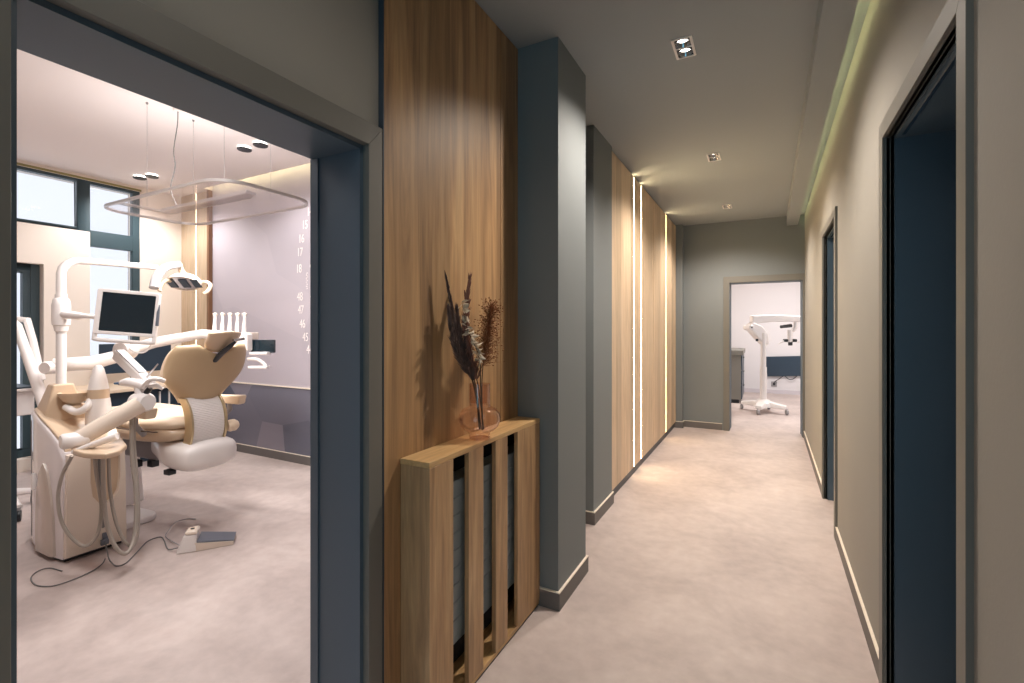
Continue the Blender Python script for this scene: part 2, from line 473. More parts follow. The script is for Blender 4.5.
# ------------------------------------------------------------------ radiator cover, radiator, vase
rc = thing('radiator_cover', 'oak slatted radiator cover below the dried flowers', 'radiator cover', (-1.05, 1.7, 0))
FX = -.99
MB().box(LW+.0025, FX, 1.278, 2.172, .925, .945).build('top_board', M['oak_h'], rc, bevel=.002)
MB().box(LW+.0025, FX-.02, 1.28, 1.312, .012, .925).build('side_panel', M['oak_v'], rc, bevel=.0015)
MB().box(LW+.0025, FX-.02, 2.148, 2.17, .012, .925).build('side_panel', M['oak_v'], rc, bevel=.0015)
MB().box(LW+.0025, FX-.004, 1.29, 2.17, .012, .030).build('bottom_board', M['oak_h'], rc)
MB().box(LW+.0025, FX-.008, 1.30, 2.165, 0, .012).build('plinth', M['dark_kick'], rc)
for y0, y1 in ((1.279, 1.418), (1.52, 1.628), (1.727, 1.832), (1.93, 2.171)):
    MB().box(FX-.02, FX, y0, y1, .0305 if y0 > 1.3 else .0305, .9245).build('slat', M['oak_v'], rc, bevel=.0015)
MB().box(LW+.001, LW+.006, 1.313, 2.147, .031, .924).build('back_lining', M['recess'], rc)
rd = thing('radiator', 'grey blue panel radiator glimpsed through the gaps of the oak cover', 'radiator', (-1.07, 1.7, .2))
rb = MB().box(-1.105, -1.03, 1.34, 2.12, .20, .82)
rb.build('panel', M['radiator'], rd, bevel=.006)
gr = MB()
for k in range(9):
    z = .235+k*.066; gr.box(-1.031, -1.027, 1.345, 2.115, z, z+.058)
gr.build('front_ribs', M['radiator'], rd, bevel=.0015)
for y in (1.5, 1.9): MB().box(-1.113, -1.104, y, y+.04, .25, .75).build('bracket', M['recess'], rd)

VX, VY, VZ = -1.028, 1.66, .9452
def vase_glass():
    m, nt, b = new_mat('amber glass')
    nt.nodes.clear(); L = nt.links.new
    o = nt.nodes.new('ShaderNodeOutputMaterial')
    t = nt.nodes.new('ShaderNodeBsdfTransparent'); t.inputs[0].default_value = (.955, .865, .83, 1)
    g = nt.nodes.new('ShaderNodeBsdfGlossy'); g.inputs['Roughness'].default_value = .04; g.inputs[0].default_value = (1, .9, .84, 1)
    f = nt.nodes.new('ShaderNodeLayerWeight'); f.inputs['Blend'].default_value = .16
    f.inputs['Blend'].default_value = .5; pw = nt.nodes.new('ShaderNodeMath'); pw.operation = 'POWER'; pw.inputs[1].default_value = 2.6; L(f.outputs['Facing'], pw.inputs[0])
    k = nt.nodes.new('ShaderNodeMath'); k.operation = 'MULTIPLY_ADD'; k.inputs[1].default_value = .8; k.inputs[2].default_value = .07; L(pw.outputs[0], k.inputs[0])
    mx = nt.nodes.new('ShaderNodeMixShader'); L(k.outputs[0], mx.inputs[0]); L(t.outputs[0], mx.inputs[1]); L(g.outputs[0], mx.inputs[2])
    L(mx.outputs[0], o.inputs[0]); return m
prof = [(.001, .004), (.040, .004), (.041, .0), (.043, .001), (.044, .020), (.043, .028), (.062, .036), (.080, .056), (.0865, .080), (.083, .103), (.070, .121), (.052, .130), (.0435, .134), (.043, .150), (.043, .226),
        (.0415, .226), (.0415, .150)]
vs = tag(MB().lathe(prof, (VX, VY, VZ), 40).build('glass_vase', vase_glass(), None, smooth=True, angle=60), 'amber glass vase with round belly and straight neck on the oak cover', 'vase')

def stem_mat(n, c): return plain(n, c, .7, var=.2, vscale=40)
M['dk_leaf'] = stem_mat('dark dried leaf', S(116, 96, 90)); M['pl_leaf'] = stem_mat('pale dried leaf', S(206, 190, 168))
M['br_leaf'] = stem_mat('brown dried grass', S(146, 98, 66)); M['stem'] = stem_mat('dry stem', S(74, 58, 46)); M['plum'] = stem_mat('plum dried leaf', S(146, 104, 90))
def leaf(mb, p, d, l, w, nrm=None):
    d = Vector(d).normalized(); n = nrm or Vector((random.uniform(-1, 1), random.uniform(-1, 1), random.uniform(-1, 1)))
    s = d.cross(n)
    if s.length < .05: s = d.orthogonal()
    s.normalize(); b = s.cross(d)*w*.3
    p = Vector(p)
    pts = [p, p+d*l*.4+s*w+b, p+d*l, p+d*l*.4-s*w+b, p+d*l*.45-b*.5]
    mb.add(pts, [(0, 1, 4), (1, 2, 4), (2, 3, 4), (3, 0, 4)])
def cl_x(p):      # keep leaves clear of the wall and the pier
    return Vector((max(p.x, LW+.006), min(p.y, 2.16), p.z))
def spray(label, pts, leafmat, kind, group='dried stems in the glass vase'):
    t = thing('dried_stem', label, 'dried flower', (VX, VY, VZ+.03), 0, group)
    cur = spline(pts, 10)
    MB().tube(cur, [.0024-.0016*i/len(cur) for i in range(len(cur))], 6).build('stalk', M['stem'], t, smooth=True)
    mb = MB(); n = len(cur)
    if kind == 'plume':
        for i in range(int(n*.28), n):
            k = (i-n*.28)/(n*.72)
            for q in range(15):
                d = (cur[min(i+1, n-1)]-cur[i-1]).normalized()
                o = Vector((random.uniform(-.5, 1), random.uniform(-1, 1), random.uniform(-.2, .5)))*.7
                leaf(mb, cl_x(cur[i]), d+o*(1-k*.6), random.uniform(.03, .075)*(1.1-k*.5), random.uniform(.0025, .006))
    elif kind == 'leafy':
        for i in range(int(n*.42), n, 1):
            for q in range(2):
                o = Vector((random.uniform(-.2, 1), random.uniform(-1, 1), random.uniform(-.5, .5)))
                leaf(mb, cl_x(cur[i]), o, random.uniform(.02, .042), random.uniform(.007, .013))
    elif kind == 'grass':
        for i in range(int(n*.38), n):
            k = (i-n*.38)/(n*.62)
            for q in range(34):
                o = Vector((random.uniform(-.5, 1), random.uniform(-1, 1), random.uniform(.0, 1.)))
                l = random.uniform(.03, .085)*(1-.4*k)
                e = cl_x(cur[i]+o.normalized()*l)
                leaf(mb, cl_x(cur[i]), e-cur[i], l, .0012)
                leaf(mb, e, o, .009, .003)
    elif kind == 'blade':
        for i in range(int(n*.35), n):
            k = (i-n*.35)/(n*.65)
            for q in range(11):
                d = (cur[min(i+1, n-1)]-cur[i-1]).normalized()
                o = Vector((random.uniform(-.3, .7), random.uniform(-1, 1), random.uniform(-.2, .3)))*.38
                leaf(mb, cl_x(cur[i]), d+o*(1-k), random.uniform(.05, .10)*(1.1-.6*k), random.uniform(.003, .006))
    for q in range(len(mb.v)):
        x, y, z = mb.v[q]; mb.v[q] = (max(x, LW+.003), y, z)
    mb.build('foliage', leafmat, t)
b0 = Vector((VX+.005, VY+.005, VZ+.036))
def W(dx, dy, z): return (VX+dx, VY+dy, z)
spray('tall dark pointed plume leaning left out of the amber vase', [b0, W(-.012, -.03, 1.17), W(-.035, -.09, 1.33), W(-.048, -.125, 1.47), W(-.055, -.155, 1.585)], M['dk_leaf'], 'blade')
spray('plum brown upright plume in the middle of the vase bunch', [b0+Vector((.006, .01, 0)), W(-.004, -.008, 1.17), W(-.022, -.06, 1.33), W(-.03, -.06, 1.46), W(-.035, -.025, 1.59)], M['plum'], 'plume')
spray('dark bushy stem low at the left of the vase bunch', [b0+Vector((-.008, 0, 0)), W(-.016, -.018, 1.17), W(-.03, -.095, 1.27), W(-.04, -.135, 1.36), W(-.045, -.155, 1.46)], M['dk_leaf'], 'plume')
spray('dark bushy stem behind the pale curled leaves of the bunch', [b0+Vector((-.004, .006, 0)), W(-.018, -.006, 1.17), W(-.03, -.06, 1.27), W(-.04, -.09, 1.36), W(-.045, -.10, 1.46)], M['dk_leaf'], 'plume')
spray('sprig with pale curled leaves hanging before the dark plumes', [b0+Vector((.01, -.006, 0)), W(.012, -.012, 1.17), W(.014, -.02, 1.26), W(.012, -.055, 1.33), W(.004, -.10, 1.40), W(-.004, -.125, 1.5)], M['pl_leaf'], 'leafy')
spray('feathery light brown grass leaning right out of the amber vase', [b0+Vector((0, .012, 0)), W(.0, .018, 1.17), W(-.01, .055, 1.3), W(-.02, .10, 1.40), W(-.025, .135, 1.49)], M['br_leaf'], 'grass')

# ------------------------------------------------------------------ corridor downlights
def downlight(x, y, z, label):
    t = thing('ceiling_downlight', label, 'ceiling light', (x, y, z), 0, 'square twin downlights in the corridor ceiling')
    hx, hy = .05, .095
    sq = lambda a, b, c, d: [(x+a, y+c), (x+b, y+c), (x+b, y+d), (x+a, y+d)]
    MB().frame(sq(-hx, hx, -hy, hy), sq(-hx+.012, hx-.012, -hy+.008, hy-.008), 'z', z-.006, z+.0).box(x-hx+.012, x+hx-.012, y-.004, y+.004, z-.005, z).build('frame', M['white'], t, bevel=.001)
    for s in (-1, 1):
        cy = y+s*.045
        mb = MB().lathe([(.036, .0), (.032, .012), (.0245, .022), (.024, .024), (.033, .013), (.0375, .0)], (x, cy, z-.0045), 20, closed=True)
        rf = mb.build('reflector', M['chrome'], t, smooth=True)
        MB().lathe([(.001, 0), (.024, 0), (.024, .004), (.001, .004)], (x, cy, z+.0145), 20).build('lamp', M['lamp'], rf, smooth=True)
    MB().frame(sq(-hx+.004, hx-.004, -hy+.004, hy-.004), sq(-hx+.008, hx-.008, -hy+.006, hy-.006), 'z', z, z+.04).box(x-hx+.004, x+hx-.004, y-hy+.004, y+hy-.004, z+.036, z+.04).build('housing', M['dark'], t)
    return t
# the ceiling needs openings for the recessed lamps
DL = [(-.357, 2.576), (-.361, 4.346), (-.368, 6.19)]
for o in list(COL.objects):
    if o.name == 'ceiling': old = o
ys = [BK]
cb = MB(); hx, hy = .0465, .0915
yp = BK
for x, y in DL:
    cb.box(-1.36, .9, yp, y-hy, CZ, CZ+.1); cb.box(-1.36, x-hx, y-hy, y+hy, CZ, CZ+.1); cb.box(x+hx, .9, y-hy, y+hy, CZ, CZ+.1); yp = y+hy
cb.box(-1.36, .9, yp, EY+.1, CZ, CZ+.1)
me = old.data; inv = cb.build('ceiling_tmp', M['ceil'], None); old.data = inv.data; bpy.data.objects.remove(inv)
for (x, y), l in zip(DL, ('square twin downlight nearest the grey pier, largest of the three in the ceiling', 'square twin downlight in the middle of the ceiling row', 'square twin downlight farthest along the ceiling, near the end wall')):
    downlight(x, y, CZ, l)
def spot(x, y, z, power, angle=142, blend=.75, col=(1, .88, .77), r=.03):
    l = bpy.data.lights.new('downlight beam', 'SPOT'); l.energy = power; l.spot_size = math.radians(angle); l.spot_blend = blend; l.color = col; l.shadow_soft_size = r
    o = bpy.data.objects.new('downlight_beam', l); o.location = (x, y, z); COL.objects.link(o); return o
CP = 145
for x, y in DL: spot(x, y, CZ-.012, CP)
for y, k in ((.80, .12), (-.98, .04)): spot(-.355, y, CZ-.012, CP*k)

# ------------------------------------------------------------------ treatment room shell
WX = -6.37
def win_wall():
    mb = MB()
    x0, x1 = WX-.28, WX
    def col(y0, y1, holes):
        z = 0
        for a, b in holes:
            mb.box(x0, x1, y0, y1, z, a); z = b
        mb.box(x0, x1, y0, y1, z, TZ)
    col(BK, .9, [])
    col(.9, 1.25, [(2.43, 2.975)])
    col(1.25, 2.00, [(.12, 2.04), (2.43, 2.975)])
    col(2.00, 2.37, [(2.43, 2.975)])
    col(2.37, 2.83, [(.95, 2.975)])
    col(2.83, 3.5, [])
    return mb
struct('wall_left', win_wall(), M['white_wall'])
struct('wall_far', MB().box(-6.6, -1.366, 3.3, 3.5, .785, TZ+.1), M['tones'])
struct('wall_far', MB().box(-6.6, -1.366, 3.3, 3.5, 0, .775), M['tones_low'])
struct('trim_3', MB().box(-5.76, -1.366, 3.288, 3.3005, .775, .787), M['cap'])
def Fm(u, n, z): return (u, 3.3+n, z)
skirting('baseboard_far', [(-5.76, -1.37, 0)], Fm)
struct('wall_near', MB().box(-6.6, -1.366, BK-.1, BK, 0, TZ), M['white_wall'])
# light cove over the grey wall: the ceiling stops short of it behind an upstand
struct('trim_4', MB().box(-5.75, -1.38, 3.202, 3.212, TZ+.03, TZ+.06), M['cove_room'])

def window(name, panes, frames, xg=WX-.12):
    r = struct_root(name)
    f = MB()
    for y0, y1, z0, z1 in frames: f.box(xg-.035, xg+.035, y0, y1, z0, z1)
    f.build('window_frame', M['win_frame'], r, bevel=.003)
    for y0, y1, z0, z1 in panes:
        MB().box(xg-.004, xg+.004, y0, y1, z0, z1).build('pane', M['glass'], r)
    return r
fx = .045
# these frames stand near the room face of the wall
window('window_1', [(.95, 2.255, 2.47, 2.945)], [(.95, 2.262, 2.43, 2.465), (.95, 2.262, 2.945, 2.98), (.9, .95, 2.43, 2.98), (2.262, 2.372, 2.43, 2.98)], WX-.036)
window('window_2', [(2.37, 2.74, 2.45, 2.945), (2.37, 2.74, .99, 2.28)], [(2.373, 2.76, 2.945, 2.98), (2.76, 2.829, .951, 2.974), (2.373, 2.76, 2.28, 2.45), (2.373, 2.76, .951, .99)], WX-.036)
window('window_3', [(1.33, 1.875, .2, 1.95)], [(1.33, 1.93, 1.95, 2.039), (1.251, 1.33, .121, 2.039), (1.93, 1.999, .121, 2.039), (1.33, 1.93, .121, .2), (1.875, 1.93, .2, 1.95)], WX-.13)
struct('trim_5', MB().box(WX-.001, WX+.012, .9, 2.84, 2.98, 3.0), plain('head rail', S(150, 140, 90), .5))

op = thing('oak_corner_panel', 'oak clad strip with one glowing vertical light line beside the grey treatment room wall', 'wall panel', (-6.1, 3.29, 0))
MB().box(-6.369, -6.075, 3.272, 3.2995, 0, TZ-.002).build('oak_board', M['oak_light'], op, bevel=.0015)
MB().box(-6.045, -5.80, 3.272, 3.2995, 0, TZ-.002).build('oak_board', M['oak_light'], op, bevel=.0015)
MB().box(-6.075, -6.045, 3.285, 3.2995, 0.01, TZ-.003).build('light_strip', M['led_room'], op)
MB().box(-5.80, -5.76, 3.255, 3.2995, 0, TZ-.002).build('edge_post', plain('walnut edge', S(128, 92, 66), .5), op, bevel=.002)

# wall numbers
FONT = None
def number(txt, x, z):
    cu = bpy.data.curves.new('wall_number', 'FONT'); cu.body = txt; cu.size = .125; cu.extrude = .0008; cu.align_x = 'CENTER'; cu.align_y = 'CENTER'
    cu.space_character = .95
    o = bpy.data.objects.new('wall_number', cu); o.location = (x, 3.2985, z); o.rotation_euler = (PI/2, 0, 0); o.scale = (.74, 1, 1); COL.objects.link(o)
    cu.materials.append(M['decal'])
    dg = bpy.context.evaluated_depsgraph_get(); me = bpy.data.meshes.new_from_object(o.evaluated_get(dg))
    n_o = bpy.data.objects.new('wall_number', me); n_o.location = o.location; n_o.rotation_euler = o.rotation_euler; n_o.scale = o.scale
    bpy.data.objects.remove(o); COL.objects.link(n_o); n_o.name = 'wall_number'; o = n_o
    tag(o, 'white number %s lettered on the grey treatment room wall' % txt, 'wall number', 'white numbers on the grey wall')
for t_, x, z in (('14', -4.075, 2.584), ('15', -4.148, 2.457), ('16', -4.201, 2.318), ('17', -4.224, 2.181), ('18', -4.239, 2.011), ('48', -4.224, 1.721), ('47', -4.209, 1.586), ('46', -4.186, 1.441), ('45', -4.14, 1.303), ('44', -4.08, 1.176)):
    number(t_, x, z)
def tooth(x, z, label):
    out = [(x+math.cos(a)*(.062+.008*math.cos(4*a)), z+math.sin(a)*(.072+.01*math.cos(3*a))) for a in [2*PI*i/28 for i in range(28)]]
    tag(MB().prism(out, 'y', 3.2985, 3.3004).build('tooth_decal', M['decal'], None), label, 'wall decal', 'white tooth shapes on the grey wall')
for x, z, n_ in ((-3.995, 2.20, '17'), (-4.005, 2.03, '18'), (-4.0, 1.72, '48'), (-3.985, 1.58, '47')):
    tooth(x, z, 'white tooth shape right of the number %s on the grey wall' % n_)
sm = MB()
for k in range(9):
    z = 1.80+k*.0195
    sm.box(-4.130, -4.104, 3.2980, 3.2992, z, z+.004)
    sm.box(-4.130 if k % 2 else -4.110, -4.126 if k % 2 else -4.106, 3.2980, 3.2992, z, z+.013)
    if k % 3: sm.box(-4.119, -4.115, 3.2980, 3.2992, z, z+.013)
tag(sm.build('wall_caption', M['decal'], None), 'tiny vertical line of white lettering between the numbers 18 and 48', 'wall lettering')

# pucks on the ceiling
def puck(x, y, label):
    t = thing('ceiling_puck_light', label, 'ceiling light', (x, y, TZ), 0, 'round puck lights on the treatment room ceiling')
    MB().lathe([(.001, -.018), (.048, -.018), (.048, -.0005), (.001, -.0005)], (x, y, TZ), 28).build('glow_ring', M['lamp_glow'], t, smooth=True)
    MB().lathe([(.001, -.030), (.056, -.030), (.06, -.026), (.06, -.0185), (.001, -.0185)], (x, y, TZ), 28).build('cover_disc', M['dark'], t, smooth=True)
    return t
puck(-5.90, 2.62, 'round puck light nearest the window on the white ceiling')
puck(-5.73, 2.655, 'round puck light second from the window on the white ceiling')
puck(-4.12, 2.64, 'round puck light left of the pair nearest the doorway')
puck(-3.90, 2.645, 'round puck light nearest the doorway head')

# canopy light
CX0, CX1, CY0, CY1, CZL = -4.30, -2.76, 1.62, 2.32, 2.275
ca = thing('canopy_light', 'clear acrylic canopy light with rounded corners hung on wires over the dental chair', 'hanging light', ((CX0+CX1)/2, (CY0+CY1)/2, CZL))
ro = rrect(CX0, CX1, CY0, CY1, .19, 8); ri = rrect(CX0+.016, CX1-.016, CY0+.016, CY1-.016, .175, 8)
MB().frame(ro, ri, 'z', CZL-.009, CZL+.009).build('rim', M['alu'], ca, smooth=True)
MB().prism(ri, 'z', CZL-.004, CZL+.004).build('acrylic_sheet', M['acrylic'], ca)
my = 1.955
MB().box(CX0+.28, CX1-.22, my-.035, my+.035, CZL+.005, CZL+.03).build('light_bar', M['alu'], ca, bevel=.005)
MB().box(CX0+.24, CX0+.30, CY0+.017, my+.04, CZL+.005, CZL+.016).build('cross_bar', M['alu'], ca, bevel=.003)
MB().box(CX0+.30, CX1-.25, my+.012, my+.03, CZL-.0055, CZL-.0045).build('lens_strip', plain('lens strip', S(150, 140, 140), .3), ca)
for x, y in ((-3.93, 1.79), (-3.94, 2.11), (-3.00, 1.79), (-3.00, 2.11)):
    MB().tube([(x, y, CZL+.004), (x, y, TZ)], .0012, 6).lathe([(.008, -.012), (.008, -.0005)], (x, y, TZ), 10).build('wire', M['grey'], ca, smooth=True)
MB().tube(spline([(-3.843, 1.951, TZ-.003), (-3.85, 1.95, TZ-.12), (-3.90, 1.95, TZ-.3), (-3.89, 1.955, TZ-.42), (-3.95, 1.955, TZ-.56), (-3.93, 1.955, CZL+.13), (-3.86, 1.955, CZL+.028)]), .0035, 8).build('power_cable', M['hose_dark'], ca, smooth=True)
MB().lathe([(.001, -.02), (.03, -.018), (.034, -.0005)], (-3.843, 1.951, TZ), 16).build('ceiling_rose', M['white'], ca, smooth=True)

# desk, monitor on it, stool
dk = thing('desk', 'long beige topped desk with dark front below the treatment room window', 'desk', (-6.0, 2.7, 0))
MB().box(WX+.002, -5.62, 2.05, 3.25, .76, .79).build('desk_top', M['sand'], dk, bevel=.004)
MB().box(WX+.03, -5.72, 2.10, 3.24, .0, .759).build('cabinet', M['navy'], dk, bevel=.003)
for y in (2.48, 2.86): MB().box(-5.722, -5.715, y-.003, y+.003, .02, .74).build('door_gap', M['dark'], dk)
mn = thing('computer_monitor', 'dark wide computer monitor standing on the desk by the window', 'monitor', (-5.95, 2.62, .79))
MB().box(-6.0, -5.97, 2.30, 2.96, .925, 1.235).build('screen', M['navy'], mn, bevel=.006)
MB().box(-6.02, -6.0, 2.58, 2.68, .80, 1.05).build('stand', M['dark'], mn, bevel=.004)
MB().box(-6.08, -5.92, 2.50, 2.76, .7905, .80).build('foot', M['dark'], mn, bevel=.004)

for y in (2.72, 2.81): MB().box(-5.7195, -5.70, y-.007, y+.007, .46, .72).build('handle', M['white'], dk, bevel=.003)

# ------------------------------------------------------------------ dental unit
RT = Vector((cs, sn, 0)); FW = Vector((-sn, cs, 0)); UPV = Vector((0, 0, 1))
def zt(x):
    s = min(1, max(0, (x+4.28)/.60)); return .63+.22*(1-s*s)**.6
du = thing('dental_unit', 'white and beige dental unit with screen, lamp arm and hoses inside the treatment room doorway', 'dental unit', (-3.98, 1.42, 0))
def plan(off, n=10):
    A, B, C, D = (-4.31, 1.29), (-3.675, 1.238), (-3.68, 1.545), (-4.31, 1.58)
    out = []
    def seg(p, q, bow):
        d = Vector((q[0]-p[0], q[1]-p[1])); nn = Vector((d.y, -d.x)).normalized()
        for i in range(n):
            t = i/n; w = bow*4*t*(1-t)
            out.append((p[0]+d.x*t+nn.x*w, p[1]+d.y*t+nn.y*w))
    seg(A, B, .035); seg(B, C, .004); seg(C, D, .0); seg(D, A, .02)
    cx, cy = -3.985, 1.42
    return [(cx+(x-cx)*(1-off/.3), cy+(y-cy)*(1-off/.18)) for x, y in out]
def ring(off, fz): return [(x, y, fz(x)) for x, y in plan(off)]
MB().loft([ring(.012, lambda x: .0), ring(.012, lambda x: .02)]).build('plinth', M['dark'], du)
MB().loft([ring(0, lambda x: .02), ring(0, lambda x: .3), ring(0, lambda x: zt(x)-.03), ring(.004, lambda x: zt(x)-.008), ring(.012, lambda x: zt(x))]).build('cabinet', M['white_gloss'], du, smooth=True, angle=50)
MB().loft([ring(.014, lambda x: zt(x)), ring(.016, lambda x: zt(x)+.012), ring(.024, lambda x: zt(x)+.018)]).build('top_cover', M['beige'], du, smooth=True)
# side door with a bulged pointed panel and little catch on the left flank
def flank(x): 
    t = (x+4.31)/.635; return 1.29-.052*t-.035*4*t*(1-t)
arch_l = [(-3.995, .03), (-3.99, .26), (-3.965, .42), (-3.925, .53), (-3.875, .575), (-3.83, .53), (-3.79, .42), (-3.76, .26), (-3.745, .03)]
lo = MB(); 
lo.loft([[(x, flank(x)+.004, z) for x, z in arch_l], [(x, flank(x)-.012, z) for x, z in arch_l],
         [(-3.87+(x+3.87)*.8, flank(-3.87+(x+3.87)*.8)-.022, .03+(z-.03)*.95) for x, z in arch_l]])
lo.build('service_door', M['shell_door'], du, smooth=True, angle=50)
sg = MB()
for x in (-4.2,): sg.box(x-.003, x+.003, flank(x)-.003, flank(x)+.01, .05, .80)
sg.build('shell_seam', M['grey'], du)
ct = MB(); p = Vector((-4.03, flank(-4.03)-.012, .44))
ct.tube([p+Vector((0, -.004, .05)), p, p+Vector((0, -.004, -.05))], [.010, .016, .011], 10); ct.build('door_catch', M['white'], du, smooth=True)
MB().box(-4.325, -4.275, 1.36, 1.44, .60, .72).build('side_knob', M['white'], du, bevel=.018, seg=3)
# front plate with the hose recess
fo = [(1.24, .03), (1.243, .25), (1.247, .45), (1.252, .64), (1.33, .645), (1.42, .645), (1.48, .645), (1.536, .64), (1.54, .45), (1.543, .25), (1.546, .03), (1.40, .03)]
fi = [(1.40, .315), (1.37, .36), (1.36, .45), (1.36, .60), (1.38, .615), (1.43, .62), (1.485, .615), (1.51, .60), (1.51, .45), (1.50, .36), (1.47, .315), (1.43, .295)]
MB().frame(fo, fi, 'x', -3.69, -3.644).build('front_plate', M['cream'], du, bevel=.004, seg=3)
MB().prism([(y, z) for y, z in fi], 'x', -3.682, -3.673).build('hose_recess', M['beige'], du)  # shade inside the recess put into a darker beige back
MB().box(-3.645, -3.639, 1.408, 1.428, .19, .235).build('vent_slot', M['dark'], du)
MB().box(-3.645, -3.63, 1.415, 1.452, .07, .118).box(-3.63, -3.612, 1.40, 1.44, .05, .085).build('cable_socket', M['steel_blue'], du, bevel=.003)
# turret, pole, lamp arm
q0 = [(-4.285, 1.285, .80), (-4.06, 1.265, .76), (-4.04, 1.50, .78), (-4.28, 1.52, .80)]
q1 = [(-4.19, 1.335, 1.03), (-4.09, 1.33, 1.03), (-4.065, 1.43, 1.03), (-4.19, 1.44, 1.03)]
MB().hexa(q0, q1).build('turret', M['beige'], du, bevel=.012, seg=3)
PXY = Vector((-4.12, 1.38, 0))
def pz(z): return PXY+Vector((0, 0, z))
MB().tube([pz(1.0), pz(1.37)], .027, 16).build('lamp_post', M['white'], du, smooth=True)
MB().lathe([(.02, 1.37), (.034, 1.38), (.04, 1.415), (.046, 1.42), (.049, 1.45), (.049, 1.55), (.042, 1.59), (.032, 1.60), (.032, 1.625)], PXY, 20).build('post_collar', M['white'], du, smooth=True)
up = [pz(1.36), pz(1.5), pz(1.70), pz(1.76)]+[PXY+Vector((0, .10-.10*math.cos(a), 1.76+.10*math.sin(a))) for a in (.4, .8, 1.2, 1.5)]+[(-4.11, 1.60, 1.862), (-4.09, 1.93, 1.862)]
MB().tube(up, [.027]*3+[.026]*2+[.025]*3+[.023, .019], 16).build('lamp_pole', M['white'], du, smooth=True)
ola = thing('operating_lamp', 'beige dental operating lamp with two side handles at the end of the curved white pole', 'lamp', tuple(at(185, 282, 3.68)))
MB().tube(spline([at(154, 288, 3.48), at(157.5, 276, 3.53), at(166, 267.5, 3.6), at(180, 264.5, 3.68)]), .034, 12, .7).build('lamp_arm', M['grey'], ola, smooth=True)
LC = at(185, 281, 3.70)
n_ = (Vector((0, 0, -1))*.78-FW*.62).normalized(); m_ = RT.cross(n_).normalized()
MB().tube([at(180, 263, 3.69), at(181, 270, 3.70), LC-n_*.02], [.014, .02, .03], 12).build('neck', M['beige'], ola, smooth=True)
def lampsh(k, nlev, h0, h1):
    return [[LC+RT*(.135*r*math.cos(a))+m_*(.085*r*math.sin(a))+n_*h for a in [2*PI*i/32 for i in range(32)]] for r, h in k]
MB().loft(lampsh([(.05, -.052), (.45, -.045), (.75, -.028), (.95, .0), (1.0, .018), (.97, .03), (.86, .03), (.84, .018), (.05, .018)], 0, 0, 0)).build('lamp_head', M['cream'], ola, smooth=True)
MB().loft(lampsh([(.83, .019), (.82, .024), (.05, .026)], 0, 0, 0)).build('lens', M['chrome'], ola, smooth=True)
for k in (-.5, .05, .55):
    c = LC+RT*(.09*k*2)+n_*.028
    MB().hexa([c+RT*a+m_*b for a, b in ((-.03, -.045), (.03, -.045), (.03, .045), (-.03, .045))], [c+RT*a+m_*b+n_*.003 for a, b in ((-.028, -.043), (.028, -.043), (.028, .043), (-.028, .043))]).build('mirror_facet', M['screen_blue'] if k else M['white'], ola)
for s, pts in ((-1, [at(170, 281, 3.66), at(165, 281, 3.6), at(161, 286, 3.56), at(159.5, 291, 3.54)]), (1, [at(200, 283, 3.74), at(206, 282, 3.72), at(210.5, 285, 3.66), at(208, 291, 3.62), at(204, 294, 3.6)])):
    MB().tube(spline(pts, 6), .014, 10).build('handle', M['beige'], ola, smooth=True)

# screen on the post
O = at(97.6, 287.8, 2.99); U = at(159.7, 293.3, 3.07)-O; V = at(91, 340.5, 2.95)-O
N = U.cross(V).normalized()
if N.dot(O-Vector((0, 0, H))) < 0: N = -N          # N points away from the viewer
def Sm(u, n, v): return tuple(O+U*u+V*v+N*n)
oo = rrect(0, 1, 0, 1, .06, 4); 
MB(Sm).frame(rrect(0, 1, 0, .86, .04, 4), rrect(.085, .945, .065, .80, .015, 4), 'y', 0, .03).build('screen_bezel', M['white'], du, bevel=.003)
MB(Sm).prism(rrect(.083, .947, .062, .803, .01, 3), 'y', .006, .012).build('screen_glass', M['screen'], du)
MB(Sm).prism(rrect(.03, .97, .03, .85, .04, 3), 'y', .0305, .055).build('screen_back', M['white'], du, bevel=.004)
hp = [(.022, .84), (.024, .93), (.06, .968), (.5, .975), (.93, .968), (.972, .93), (.975, .84)]
MB().tube(spline([Sm(u, .015, v) for u, v in hp], 5), .013, 10).build('screen_handle', M['white'], du, smooth=True)
MB().tube([pz(1.49)+Vector((.03, .0, 0)), at(78, 316, 3.10), at(84, 316, 3.08)], [.026, .026, .017], 12).tube([at(83, 316, 3.08), at(97, 317, 3.06), at(112, 318, 3.085)], .016, 12).build('screen_arm', M['white'], du, smooth=True)
cabl = spline([at(154, 333, 3.05), at(151, 345, 3.05), at(145, 352, 3.03), at(136, 352.5, 3.0), at(130, 349, 3.0)], 6)
MB().tube(cabl, .0045, 8).build('screen_cable', M['white'], du, smooth=True)
MB().tube([at(157, 326, 3.05), at(158.2, 313, 3.06), at(159.3, 305, 3.07)], [.010, .009, .004], 8).build('camera_wand', M['steel_blue'], du, smooth=True)

